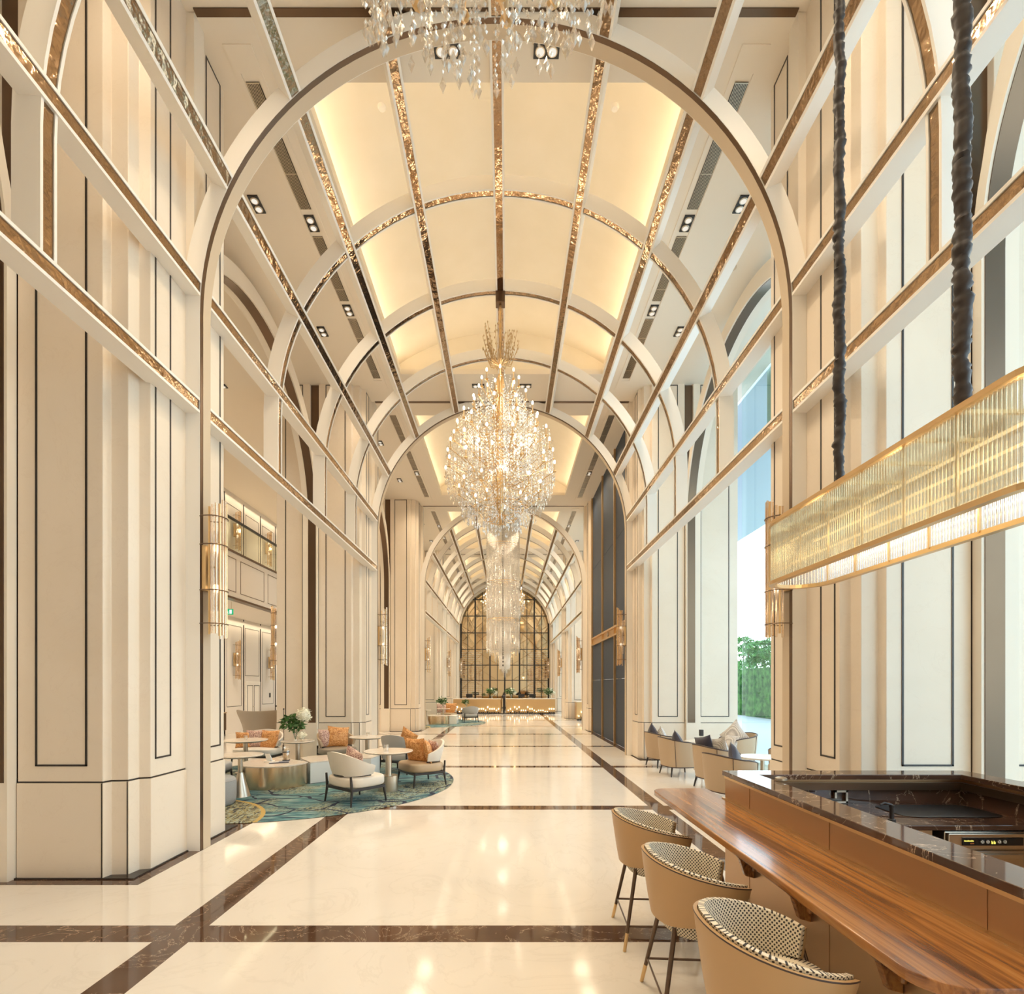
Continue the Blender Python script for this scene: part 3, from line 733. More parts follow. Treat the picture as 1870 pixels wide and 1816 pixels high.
def make_column(label, loc, r0, ztop, zbot, seed):
    t = thing('crystal_column', label, 'chandelier', loc, group='crystal columns'); rn = random.Random(seed)
    b = MB()
    for rr, n, zb in ((r0, 120, zbot + .1), (r0 * .82, 80, zbot + .02), (r0 * .5, 30, zbot - .2), (r0 * .2, 6, zbot - .5)):
        for i in range(n):
            a = 2 * PI * i / n + rn.uniform(-.03, .03); z = ztop; r = rr + rn.uniform(-.015, .015); zz = zb + rn.uniform(-.12, .12)
            while z > zz:
                q = rn.uniform(.8, 1.2); b.octa((r * math.cos(a), r * math.sin(a), z), .0125 * q, .022 * q); z -= .056 * q
    b.build('crystal_strands', 'crystal_pale', t, kind='stuff')
    b = MB()
    for z in (ztop, ztop - 1.3, ztop - 2.6, ztop - 3.9):
        for rr in (r0, r0 * .5): b.tube([(rr * math.cos(2 * PI * q / 28), rr * math.sin(2 * PI * q / 28), z) for q in range(28)], .010, 5, loop=True)
        for q in range(4): b.tube([(-r0 * math.cos(PI * q / 4), -r0 * math.sin(PI * q / 4), z), (r0 * math.cos(PI * q / 4), r0 * math.sin(PI * q / 4), z)], .006, 4)
    b.build('ring_frame', 'gold', t)
    b = MB(); b.tube([(0, 0, zbot - .2), (0, 0, CEIL - .05)], .02, 6)
    z = zbot - .4
    while z < ztop + .6: b.octa((0, 0, z), .03, .05); z += .13
    b.build('hanging_cord', 'darkmetal', t)
    return t
make_column('tall cylinder of hanging crystals below and behind the big chandelier', (0, P0 + 4.16 + BAY, 0), .57, 8.1, 3.0, 21)
make_column('slimmer far cylinder of hanging crystals in front of the mirror screen', (0, P0 + 4.16 + 3 * BAY, 0), .36, 8.0, 3.0, 22)
for k in (1, 3):
    for z in (3.7, 4.8, 5.9): light('column_glow', 'POINT', (0, P0 + 4.16 + k * BAY, z), 11, color=(1, .88, .70), shadow_soft_size=.15)

# ================================================================== BAR
t = thing('bar_counter', 'marble topped bar counter with bronze front panels on the right', 'bar counter')
BX0, BX1, BY0, BY1 = 1.97, 3.98, 1.55, 4.50
XI, XJ = 2.165, 3.80
b = MB(); b.box(BX0, BX0 + .17, BY0, BY1, 0.0, 1.115); b.box(BX0 + .17, BX1, BY1 - .17, BY1, 0, 1.115); b.box(BX1 - .15, BX1, BY0, BY1 - .17, 0, 1.115); b.build('bar_body', 'champagne', t)
b = MB()
for y in (2.05, 3.05, 4.05): b.box(BX0 - .003, BX0 + .01, y - .0025, y + .0025, 0, 1.11)
b.build('panel_joint', 'champagne', t)
b = MB(); z0, z1 = 1.12, 1.16; g_ = .02
poly = [(BX0 - g_, BY0), (BX0 - g_, BY1 + g_), (BX1 + g_, BY1 + g_), (BX1 + g_, BY0), (XJ, BY0), (XJ, 4.30), (XI, 4.30), (XI, BY0)]
b.prism(poly, z0, z1); b.build('marble_top', 'bar_marble', t, bevel=.004)
b = MB(); b.box(BX0 - .006, BX0 + .1, BY0, BY1 + .005, 1.098, 1.118); b.box(BX0, BX1, BY1 - .1, BY1 + .006, 1.098, 1.118); b.build('shadow_trim', 'gold', t)
b = MB()
b.box(XI - .02, XI, BY0, 4.30, .9, 1.115); b.box(XI - .02, XJ + .02, 4.30, 4.33, .86, 1.04); b.box(XJ, XJ + .02, BY0, 4.30, .9, 1.04); b.build('marble_splashback', 'bar_marble', t)
b = MB(); b.box(XI, XJ, 4.27, 4.30, 1.04, 1.10); b.box(XJ - .03, XJ, BY0, 4.27, 1.04, 1.10); b.build('under_lip', 'bronze_dark', t)
b = MB(); b.box(XI, XJ, 3.61, 4.30, .895, .93); b.build('work_top', 'bar_marble', t, bevel=.004)
b = MB(); b.box(XI, 3.05, 3.66, 4.28, 0, .893); b.build('cabinet', 'steel', t)
# curved dark walnut ledge
lt = thing('bar_ledge', 'long polished walnut ledge along the front of the bar', 'bar shelf')
lx0, lx1, ly0, ly1 = 1.455, 1.968, 1.66, 4.93
def rc(cx, cy, r, a0, a1, n=8): return [(cx + r * math.cos(math.radians(a0 + (a1 - a0) * i / n)), cy + r * math.sin(math.radians(a0 + (a1 - a0) * i / n))) for i in range(n + 1)]
poly = [(lx1, ly1)] + rc(lx0 + .14, ly1 - .14, .14, 90, 180) + rc(lx0 + .16, ly0 + .16, .16, 180, 270) + [(lx1 + 1.2, ly0), (lx1 + 1.2, BY0 - .02), (lx1 + 1.2, BY0 - .002), (lx1, BY0 - .002)]
poly = [(lx1, ly1), *rc(lx0 + .14, ly1 - .14, .14, 90, 180), *rc(lx0 + .16, ly0 + .16, .16, 180, 270), (lx1, ly0)]
b = MB(); b.prism(poly, .886, .93); b.build('ledge_board', 'walnut', lt, bevel=.006)
b = MB(); b.box(BX0 - .03, BX0 - .001, BY0, BY1, .93, .938); b.build('back_strip', 'gold', lt)
for y in (3.985, 3.25, 2.50, 1.80):
    b = MB()
    prof = [(BX0, .884), (BX0 - .38, .884), (BX0 - .37, .80), (BX0 - .22, .70), (BX0 - .11, .58), (BX0 - .07, .46), (BX0, .44)]
    b.loft([[(x, y - .022, z) for x, z in prof], [(x, y + .022, z) for x, z in prof]])
    o = b.build('bracket', 'walnut', lt, bevel=.006)
    b = MB(); b.box(BX0 - .03, BX0 - .001, y - .055, y + .055, .50, .884); b.build('bracket_plate', 'walnut', o, bevel=.01)
# glass washer
gw = thing('glass_washer', 'stainless under-counter glass washer with a black control strip', 'dishwasher')
b = MB(); b.box(3.105, 3.77, 3.625, 4.2, .02, .885); b.build('cabinet', 'steel', gw, bevel=.005)
b = MB(); b.box(3.11, 3.76, 3.595, 3.625, .775, .878); cp = b.build('control_panel', 'steel', gw, bevel=.004)
b = MB(); b.box(3.20, 3.61, 3.588, 3.597, .80, .852); b.build('display_strip', 'black', cp)
for x in (3.318, 3.355, 3.433, 3.470):
    b = MB(); outline(b, 'y', 3.586, x, x + .022, .815, .838, .007, .003); b.build('button', 'trim', cp)
b = MB()
for i in range(8): b.box(3.208 + i * .008, 3.214 + i * .008, 3.584, 3.589, .828, .835 + (.002 if i % 3 == 0 else 0))
b.build('maker_mark', 'yellow_glow', cp)
b = MB(); b.box(3.245, 3.272, 3.584, 3.589, .812, .819); b.build('type_mark', 'rosegold', cp)
b = MB()
for i in range(2):
    x = 3.392 + i * .016; b.box(x, x + .010, 3.584, 3.589, .812, .815); b.box(x, x + .003, 3.584, 3.589, .812, .833); b.box(x + .007, x + .010, 3.584, 3.589, .812, .826)
b.build('digits', 'yellow_glow', cp)
b = MB(); b.box(3.11, 3.76, 3.60, 3.628, .06, .76); dr = b.build('door', 'steel', gw, bevel=.005)
b = MB(); b.box(3.13, 3.74, 3.575, 3.60, .71, .745); b.build('handle', 'steel', dr, bevel=.006)
# things on the bar's inner worktop
b = MB(); outline(b, 'y', 4.285, 2.76, 2.865, .935, 1.038, .016, .012); tag(b.build('outlet_frame', 'steel'), 'square silver outlet frame on the dark splashback', 'outlet')
tp = thing('bar_tap', 'small dark chrome tap standing at the inner edge of the bar', 'tap', (2.80, 3.70, .93))
b = MB(); b.lathe([(.026, 0), (.024, .02), (.014, .025), (.014, .10), (.017, .105), (.017, .12)], 14); b.build('tap_body', 'darkmetal', tp, smooth=40)
b = MB(); b.tube([(0, 0, .12), (-.05, 0, .135), (-.08, 0, .12)], .008, 8); b.build('spout', 'darkmetal', tp, smooth=40)
b = MB(); b.pad(3.37, 4.02, .931, .937, .74, .40, 6, puff=.002); tag(b.build('bar_mat', 'black'), 'black rubber mat lying on the marble worktop', 'mat')
b = MB(); b.lathe([(.03, 1.161), (.042, 1.166), (.042, 1.182), (.03, 1.188), (.002, 1.189)], 18, (2.20, 4.03, 0)); 
tag(b.build('cup', 'steel', smooth=40), 'small round silver dish at the inner corner of the bar top', 'dish')
b = MB(); b.box(2.25, 2.62, 3.98, 4.2, .931, .99); b.box(2.55, 2.70, 4.1, 4.16, .99, 1.0); tag(b.build('sink_cover', 'black', bevel=.01), 'low black appliance on the worktop below the outlet frame', 'appliance')

# ------------------------------------------------------------------ bar stools
def shell_mb(rx, ry, zt, zb, open_deg, lean=.0, thick=.03, n=32, inner=False, flare=.0, e=2.0):
    """curved wrap-round back: zt/zb are functions of |angle| 0..1 (0 = back)"""
    mb = MB(); A = math.radians(180 - open_deg); cols = []
    for i in range(n + 1):
        u = -1 + 2 * i / n; th = PI + u * A; au = abs(u); col = []
        z0, z1 = zb(au), zt(au)
        for side in (0, 1):
            seq = [0, .25, .5, .75, 1] if side == 0 else [1, .75, .5, .25, 0]
            for q in seq:
                off = thick / 2 * (1 if side == 0 else -1)
                if q in (0, 1): off *= .72
                sc = 1 + lean * q
                c_, s_ = math.cos(th), math.sin(th)
                px = (abs(c_) ** (2 / e)) * (1 if c_ > 0 else -1) * (rx * sc + off); py = (abs(s_) ** (2 / e)) * (1 if s_ > 0 else -1) * (ry * sc + off)
                col.append((px - flare * q * (1 - au), py, z0 + (z1 - z0) * q))
        cols.append(col)
    mb.loft(cols); return mb
def make_stool():
    t = thing('bar_stool', '', 'bar stool')
    zt = lambda a: .93 - .14 * a ** 1.3; zb = lambda a: .56 + .15 * max(0, a - .25) ** 1.2
    shell_mb(.255, .275, zt, zb, 42, .14, .022, 36, flare=.02).build('outer_shell', 'leather_tan', t, smooth=45)
    z2 = lambda a: zt(a) + .012
    shell_mb(.228, .248, z2, lambda a: .60 + .08 * a, 42, .17, .034, 36, flare=.02).build('inner_upholstery', 'hound', t, smooth=50)
    b = MB(); b.pad(.02, 0, .50, .67, .47, .48, 2.8, puff=.04); b.build('seat', 'hound', t, smooth=60)
    b = MB()
    A = math.radians(138)
    b.tube([((.255 * 1.14 + .006) * math.cos(PI + A * u) - .02 * (1 - abs(u)), (.275 * 1.14 + .006) * math.sin(PI + A * u), zt(abs(u)) - .004) for u in [i / 18 for i in range(-18, 19)]], .004, 6)
    b.build('welt', 'piping', t, smooth=60)
    for sx in (-1, 1):
        for sy in (-1, 1):
            b = MB(); p0, p1 = Vector((sx * .17, sy * .17, .55)), Vector((sx * .27, sy * .28, .0)); pm = p0.lerp(p1, .78)
            b.tube([p0, pm], [.014, .012], 10); lg = b.build('leg', 'leg', t, smooth=50)
            b = MB(); b.tube([pm, p1], [.0125, .0115], 10); b.build('brass_foot', 'gold', lg, smooth=50)
    b = MB(); z = .165; f_ = 1 - z / .55; x, y = .17 + .10 * f_, .17 + .11 * f_
    b.tube([(-x, -y, z), (x, -y, z), (x, y, z), (-x, y, z)], .008, 8, loop=True); b.build('foot_rail', 'leg', t, smooth=40)
    for sy in (-1, 1):
        b = MB(); b.tube([(.25, sy * .20, .52), (.22, sy * .27, .70)], .010, 8); b.build('arm_post', 'leg', t, smooth=50)
    return t
st = make_stool(); st.location = (1.235, 4.02, 0); st.rotation_euler = (0, 0, math.radians(-3)); st['label'] = 'farthest tan leather bar stool, beside the rounded end of the walnut ledge'; st['group'] = 'bar stools along the ledge'
copy_tree(st, (1.225, 3.08, 0), math.radians(-4), 'middle tan bar stool standing between the other two')
copy_tree(st, (1.225, 2.20, 0), math.radians(-6), 'largest tan bar stool cut off by the bottom edge of the picture')

# ------------------------------------------------------------------ glass rod pendant over the bar
PX0, PX1, PYA, PYB, PZ0, PZ1 = 2.25 + CX, 2.75 + CX, 2.15, 4.72, 2.74, 3.275
pc = (PX0 + PX1) / 2; pr = (PX1 - PX0) / 2
t = thing('rod_pendant', 'long oval pendant of hanging glass rods in a gold frame over the bar', 'pendant lamp')
def stadium(r, n=14):
    pts = [(pc + r * math.cos(PI * i / n), PYB - pr + r * math.sin(PI * i / n)) for i in range(n + 1)]
    return pts + [(pc - r * math.cos(PI * i / n), PYA + pr - r * math.sin(PI * i / n)) for i in range(n + 1)]
def ring_band(r0, r1, z0, z1):
    o_, i_ = stadium(r1), stadium(r0); rings = []
    for (a, b_) in zip(o_, i_): rings.append([(a[0], a[1], z0), (a[0], a[1], z1), (b_[0], b_[1], z1), (b_[0], b_[1], z0)])
    m_ = MB(); m_.loft(rings, loop=True); return m_
ring_band(pr - .035, pr + .012, PZ1 - .03, PZ1).build('top_frame', 'gold', t)
ring_band(pr - .035, pr + .010, PZ0, PZ0 + .03).build('bottom_frame', 'gold', t)
b = MB()
for i in range(8): y = PYA + .2 + i * .31; b.box(pc - pr + .02, pc + pr - .02, y, y + .02, PZ1 - .028, PZ1 - .008)
b.build('cross_bar', 'gold', t)
for i in range(1, 7):
    y = PYA + .18 + i * .36
    for x in (pc - pr + .035, pc + pr - .035): b = MB(); b.box(x - .006, x + .006, y - .006, y + .006, PZ0 + .02, PZ1 - .02); b.build('upright', 'gold', t)
# rods round the stadium
per = []
pts = stadium(pr - .012, 20); pts.append(pts[0])
seg = [(pts[i], pts[i + 1]) for i in range(len(pts) - 1)]; tot = sum(math.dist(*s_) for s_ in seg); NR = int(tot / .0235)
acc = 0; si = 0
for i in range(NR):
    d_ = tot * i / NR
    while acc + math.dist(*seg[si]) < d_: acc += math.dist(*seg[si]); si += 1
    q = (d_ - acc) / math.dist(*seg[si]); a, c_ = seg[si]; per.append((a[0] + (c_[0] - a[0]) * q, a[1] + (c_[1] - a[1]) * q))
near = sorted([p for p in per if p[1] > 2.32], key=lambda p: (p[0] - pc > .03, p[0] > pc - .22, p[1]))[:99]
r0 = None; rest = MB()
for p in per:
    if p in near:
        if r0 is None: b = MB(); b.tube([(0, 0, PZ0 + .01), (0, 0, PZ1 - .035)], .0095, 8); r0 = b.build('glass_rod', 'rod', t, smooth=50); r0.location = (p[0], p[1], 0)
        else: c_ = r0.copy(); COL.objects.link(c_); c_.parent = t; c_.location = (p[0], p[1], 0)
    else: rest.tube([(p[0], p[1], PZ0 + .01), (p[0], p[1], PZ1 - .035)], .0095, 8)
rest.build('glass_rods', 'rod_clear', t, smooth=50, kind='stuff')
b = MB()
for z in (PZ0 + .17, PZ0 + .36):
    for x in (-.10, .10): b.box(pc + x - .008, pc + x + .008, PYA + .25, PYB - .25, z - .006, z + .006)
b.build('light_strip', 'led', t)
for y in (PYA + .4, (PYA + PYB) / 2, PYB - .4): light('pendant_glow', 'POINT', (pc, y, PZ0 + .28), 2.5, shadow_soft_size=.08)
for i, (y, r_) in enumerate(((3.985, .036), (2.913, .040))):
    o_ = MB(); N = 330; n = 14; rings = []; rn = random.Random(i + 2)
    ph = [rn.uniform(0, 6.28) for _ in range(n)]; jit = [rn.uniform(-1, 1) for _ in range(N + 1)]
    for j in range(N + 1):
        z = PZ1 - .01 + (CEIL - PZ1) * j / N; ring = []
        for k_ in range(n):
            a = 2 * PI * k_ / n
            rr = r_ * (.96 + .06 * math.sin(j * 1.3 + ph[k_] + 2.3 * math.sin(j * .31 + a)) + .22 * jit[j] * math.cos(a * 1 + 2.6 * jit[j // 3]) + .14 * jit[j // 2] + .10 * jit[j // 5] * math.sin(2 * a) + .06 * math.sin(3 * a + j * 2.8))
            ring.append((pc + rr * math.cos(a) + .006 * math.sin(j * .23), y + rr * math.sin(a), z))
        rings.append(ring)
    o_.loft(rings)
    tag(o_.build('velvet_cord', 'velvet', smooth=60), ['ruched dark velvet sleeve over the hanging cord near the far end of the pendant', 'ruched dark velvet sleeve over the hanging cord nearer the camera, thicker in view'][i], 'hanging cord', 'velvet covered pendant cords')
# ================================================================== LOUNGE
rug = MB(); rug.lathe([(3.06, .0), (3.08, .006), (3.06, .014), (.01, .014)], 96)
rg = rug.build('round_rug', 'rug', smooth=30); rg.location = (-4.0, 10.29, .001); tag(rg, 'large round teal and navy rug under the near lounge seating', 'rug')
rg2 = rg.copy(); COL.objects.link(rg2); rg2.location = (-4.0, 10.29 + 2 * BAY, .001); tag(rg2, 'far round teal rug under the distant lounge seating', 'rug')

def cushion(mb, w_, h_, d_, n=14):
    """square scatter cushion standing in the xz plane, pinched at the seams with pointed corners"""
    for side in (1, -1):
        g = []
        for i in range(n + 1):
            for j in range(n + 1):
                u, v = -1 + 2 * i / n, -1 + 2 * j / n
                pin = 1 - .10 * (1 - abs(u) ** 2) * abs(v) ** 3 - .10 * (1 - abs(v) ** 2) * abs(u) ** 3
                th = d_ / 2 * ((1 - abs(u) ** 2.6) * (1 - abs(v) ** 2.6)) ** .55
                g.append((u * w_ / 2 * pin, side * th, v * h_ / 2 * pin))
        fs = []
        for i in range(n):
            for j in range(n):
                a = i * (n + 1) + j; q = (a, a + n + 1, a + n + 2, a + 1); fs.append(q if side < 0 else q[::-1])
        mb.add(g, fs)
    return mb
def put_cushion(label, loc, rz, tilt, material, size=.46, roll=0.0, group=None):
    b = MB(); cushion(b, size, size, .17); o = b.build('scatter_cushion', material, smooth=60)
    o.rotation_euler = (Matrix.Rotation(rz, 3, 'Z') @ Matrix.Rotation(tilt, 3, 'X') @ Matrix.Rotation(roll, 3, 'Y')).to_euler(); o.location = loc
    return tag(o, label, 'cushion', group)
# lounge chair, facing +y: low curved back, thick round-cornered seat, dark wooden legs
def make_lounge_chair(shell='cream_seat', seat='cream_seat', w_=.80):
    t = thing('lounge_chair', '', 'armchair')
    b = MB(); b.pad(0, .02, .27, .43, w_, .72, 3.6, 36, .035); b.build('seat_cushion', seat, t, smooth=60)
    zt = lambda a: .83 - .22 * a ** 1.6; zb = lambda a: .44 + .03 * a
    m_ = shell_mb(.30, w_ / 2 - .03, zt, zb, 82, .14, .055, 32, flare=.06, e=2.4); m_.xf(Matrix.Rotation(PI / 2, 4, 'Z')); m_.xf(Matrix.Translation((0, .0, 0)))
    # rotate so the back sits at -y
    m_.xf(Matrix.Rotation(0, 4, 'Z')); m_.build('backrest', shell, t, smooth=50)
    b = MB()
    for sx in (-1, 1):
        b.box(sx * (w_ / 2 - .05) - .018, sx * (w_ / 2 - .05) + .018, -.30, .30, .225, .27)
    b.box(-w_ / 2 + .05, w_ / 2 - .05, -.32, -.285, .225, .27); b.box(-w_ / 2 + .05, w_ / 2 - .05, .285, .32, .225, .27)
    b.tube([((w_ / 2 - .06) * math.sin(math.radians(q)), -.33 * math.cos(math.radians(q)) , .45) for q in range(-100, 101, 20)], .014, 6)
    b.build('frame', 'darkmetal', t, bevel=.004)
    for sx in (-1, 1):
        for sy in (-1, 1):
            x, y = sx * (w_ / 2 - .055), sy * .30; zt_ = .46 if sy < 0 else .26
            b = MB(); b.tube([(x * 1.06, y * 1.10, 0), (x * 1.02, y * 1.04, .14), (x, y, .25), (x * .99, y * 1.06, zt_)], [.013, .019, .023, .018], 8); b.build('leg', 'darkmetal', t, smooth=50)
    return t
A = math.radians
lc = make_lounge_chair(); lc.location = (-2.33, 8.62, .0145); lc.rotation_euler = (0, 0, A(-40)); lc['label'] = 'cream lounge chair nearest the camera on the teal rug, its curved back turned to us'; lc['group'] = 'curved back lounge chairs'
lc4 = make_lounge_chair('cream_seat', 'leather_beige'); lc4.location = (-1.50, 10.12, .0145); lc4.rotation_euler = (0, 0, A(125)); lc4['label'] = 'lounge chair with tan leather seat at the right edge of the near rug'; lc4['group'] = 'curved back lounge chairs'
lc5 = make_lounge_chair('grey_seat', 'grey_seat'); lc5.location = (-2.15, 11.55, .0145); lc5.rotation_euler = (0, 0, A(-25)); lc5['label'] = 'grey backed lounge chair behind the marble side table with the tumbler'; lc5['group'] = 'curved back lounge chairs'
lc2 = make_lounge_chair('leather_beige', 'taupe'); lc2.location = (-3.85, 12.45, .0145); lc2.rotation_euler = (0, 0, A(-140)); lc2['label'] = 'beige lounge chair with two cushions in front of the second left pillar'; lc2['group'] = 'curved back lounge chairs'
lc1 = make_lounge_chair('cream_seat', 'cream_seat', 1.0); lc1.location = (-5.65, 12.35, .0145); lc1.rotation_euler = (0, 0, A(175)); lc1['label'] = 'wide cream lounge chair with orange cushions below the tall wing chair'; lc1['group'] = 'curved back lounge chairs'
copy_tree(lc5, (-5.45, 9.85, .0145), A(-85), 'grey lounge chair half hidden behind the nearest left pillar')
# cushions
put_cushion('orange cushion with pointed corners leaning in the tan seated lounge chair, front one', (-1.60, 10.10, .66), A(150), A(-16), 'orange', .50)
put_cushion('orange cushion at the right end of the tan seated lounge chair', (-1.36, 10.02, .64), A(100), A(-14), 'orange', .44)
put_cushion('pink patterned cushion tucked behind the orange ones at the right of the rug', (-1.27, 10.22, .64), A(120), A(-12), 'pink', .40)
put_cushion('upright orange cushion in the beige chair before the second left pillar', (-3.85, 12.52, .68), A(30), A(-14), 'orange', .50, A(6))
put_cushion('pink patterned cushion in the beige chair before the second left pillar', (-4.08, 12.42, .66), A(55), A(-12), 'pink', .44)
put_cushion('wide orange cushion on the right of the wide cream chair', (-5.42, 12.42, .62), A(-8), A(-14), 'orange', .46)
put_cushion('pink patterned cushion on the left of the wide cream chair', (-5.78, 12.46, .64), A(6), A(-12), 'pink', .42)
put_cushion('small orange cushion at the left end of the wide cream chair', (-6.0, 12.4, .62), A(20), A(-12), 'orange', .38)
put_cushion('pink patterned cushion peeping over the back of the nearest cream lounge chair', (-2.34, 8.60, .68), A(-40), A(14), 'pink', .40, A(20))
put_cushion('dark orange cushion peeping over the grey lounge chair behind the side table', (-2.05, 11.72, .72), A(-25), A(14), 'orange', .42, A(30))
# tall wing chair seen from behind
t = thing('wing_chair', 'tall taupe wing chair seen from behind against the aisle wall', 'armchair', (-6.62, 14.3, 0), A(6))
rings = []
for zz, w2, yy_ in ((.30, .36, 0), (.55, .40, -.02), (.80, .46, -.04), (1.0, .53, -.05), (1.12, .58, -.06), (1.20, .60, -.06), (1.225, .585, -.06)):
    ring = []
    for i in range(13):
        u = -1 + 2 * i / 12; dip = -.03 * (1 - u * u) if zz > 1.15 else 0
        ring.append((u * w2, yy_ + .30 * abs(u) ** 2.5, zz + dip))
    for i in range(13):
        u = 1 - 2 * i / 12; dip = -.03 * (1 - u * u) if zz > 1.15 else 0
        ring.append((u * (w2 - .03), yy_ + .06 + .30 * abs(u) ** 2.5, zz + dip))
    rings.append(ring)
b = MB(); b.loft(rings); b.build('winged_back', 'taupe', t, smooth=50)
b = MB(); b.pad(0, .34, .28, .44, .74, .66, 3.6); b.build('seat_cushion', 'taupe', t, smooth=60)
for sx in (-1, 1):
    for y in (.02, .6):
        b = MB(); b.tube([(sx * .31, y, 0), (sx * .29, y, .30)], [.014, .022], 8); b.build('leg', 'darkmetal', t, smooth=50)
# tables
def round_table(label, loc, d, h, base_kind):
    t = thing('side_table', label, 'table', (loc[0], loc[1], .0145), group='round marble topped side tables')
    b = MB(); r_ = d / 2; b.lathe([(r_ - .03, h - .03), (r_, h - .012), (r_, h - .004), (r_ - .004, h)], 48); b.build('marble_top', 'table_marble', t, smooth=35)
    b = MB(); b.lathe([(r_ - .10, h - .045), (r_ - .04, h - .03)], 40); b.build('top_rim', 'bronze_dark', t, smooth=35)
    b = MB()
    if base_kind == 'drum': b.lathe([(.055, .28), (.055, h - .04)], 20)
    elif base_kind == 'cone': b.lathe([(.04, .38), (.04, h - .04)], 20)
    else: b.lathe([(.05, .02), (.05, h - .04)], 20)
    b.build('stem', 'steel', t, smooth=35)
    b = MB()
    if base_kind == 'drum': b.lathe([(.165, 0), (.165, .275), (.16, .28)], 32)
    elif base_kind == 'cone': b.lathe([(.16, 0), (.15, .03), (.045, .40)], 28)
    else: b.lathe([(.20, 0), (.20, .018), (.19, .022)], 28)
    b.build('foot', 'steel', t, smooth=35)
    return t
round_table('marble side table with a tumbler between the two nearest lounge chairs', (-1.98, 9.45), .86, .715, 'drum')
round_table('marble side table with a cone foot beside the grey ottoman', (-4.38, 8.98), .72, .705, 'cone')
round_table('marble side table in front of the wide cream chair', (-5.48, 11.4), .90, .71, 'disc')
round_table('marble side table holding the flowers', (-4.30, 11.25), .68, .705, 'disc')
round_table('marble side table with a glass before the second left pillar', (-3.06, 12.15), .82, .705, 'disc')
b = MB(); pts = [(.60 * math.cos(A(q)), .60 * math.sin(A(q))) for q in range(100, 372, 8)]
t = thing('coffee_table', 'low brushed brass drum coffee table with pale marble top', 'coffee table', (-4.26, 10.05, .0145))
b.prism(pts, 0, .40); b.build('drum', 'drum', t, smooth=30)
b = MB(); b.prism([(x * 1.012, y * 1.012) for x, y in pts], .40, .425); b.build('marble_top', 'table_marble', t, bevel=.004)
b = MB(); b.prism([(-3.62, 10.12), (-3.15, 10.62), (-2.62, 10.75), (-2.55, 11.2), (-3.1, 11.5), (-3.95, 11.05), (-4.05, 10.74)], .0145, .40)
t = thing('block_table', 'white faceted block table beside the brass drum', 'coffee table'); b.build('block', 'white_block', t, bevel=.006)
b = MB(); b.prism([(-3.62, 10.12), (-3.15, 10.62), (-2.62, 10.75), (-2.55, 11.2), (-3.1, 11.5), (-3.95, 11.05), (-4.05, 10.74)], .40, .425); b.build('marble_top', 'table_marble', t, bevel=.004)
t = thing('ottoman', 'round grey ottoman beside the cone footed side table', 'ottoman', (-4.50, 8.32, .0145))
b = MB(); b.lathe([(.30, 0), (.34, .04), (.35, .12), (.35, .36), (.33, .41), (.28, .435), (.01, .44)], 40); b.build('drum', 'boucle', t, smooth=60)
b = MB(); b.tube([(.344 * math.cos(2 * PI * q / 40), .344 * math.sin(2 * PI * q / 40), .385) for q in range(40)], .006, 6, loop=True); b.build('piping', 'grey_seat', t)
# things on the tables
def tumbler(label, loc, r_=.038, h=.09):
    b = MB(); b.lathe([(r_ * .9, 0), (r_, h), (r_ * .93, h), (r_ * .84, .012), (.001, .012)], 18, loc, cap=False); b.lathe([(.001, .0), (r_ * .9, .0)], 18, loc, cap=False)
    return tag(b.build('tumbler', 'drink_glass', smooth=50), label, 'glass', 'glasses on the side tables')
T = .0145
for lab, x, y, z, r_ in (('tumbler on the side table between the two nearest lounge chairs', -2.0, 9.35, .716, .05), ('tumbler on the side table before the second left pillar', -3.05, 12.15, .706, .04), ('small glass on the table before the wide cream chair', -5.45, 11.35, .711, .04)):
    tumbler(lab, (x, y, z + T), r_, r_ * 2.3)
b = MB(); b.ball((-5.15, 11.3, .72 + T), .02, 6, 4)
t = thing('decanter', 'glass decanter with amber contents on the brass drum table', 'decanter', (-4.12, 10.22, .426 + T))
b = MB(); b.lathe([(.001, 0), (.06, .0), (.065, .03), (.065, .19), (.045, .22), (.06, .25), (.06, .27)], 20, cap=False); b.build('glass_body', 'drink_glass', t, smooth=50)
b = MB(); b.lathe([(.001, .01), (.055, .012), (.055, .15), (.001, .15)], 20); b.build('contents', 'gold', t, smooth=50)
b = MB(); b.lathe([(.068, .0), (.068, .02)], 20, cap=False); b.lathe([(.067, .16), (.067, .175)], 20, cap=False); b.build('metal_band', 'darkmetal', t, smooth=50)
t = thing('book', 'dark open magazine lying on the brass drum table', 'book', (-4.15, 9.98, .426 + T), A(20))
b = MB(); b.box(-.17, .17, -.11, .11, 0, .012); b.build('cover', 'navy', t, bevel=.002)
b = MB(); b.box(-.165, -.005, -.10, .10, .012, .018); b.build('page', 'white_block', t)
t = thing('tablet_stand', 'small slanted white card stand on the brass drum table', 'card stand', (-4.40, 10.12, .426 + T), A(-20))
b = MB(); b.loft([[(-.06, 0, 0), (.06, 0, 0), (.06, .04, .0), (-.06, .04, 0)], [(-.06, -.05, .15), (.06, -.05, .15), (.06, -.045, .15), (-.06, -.045, .15)]]); b.build('card', 'white_block', t)
b = MB(); b.lathe([(.09, 0), (.10, .008)], 20); b.build('tray', 'trim', t)
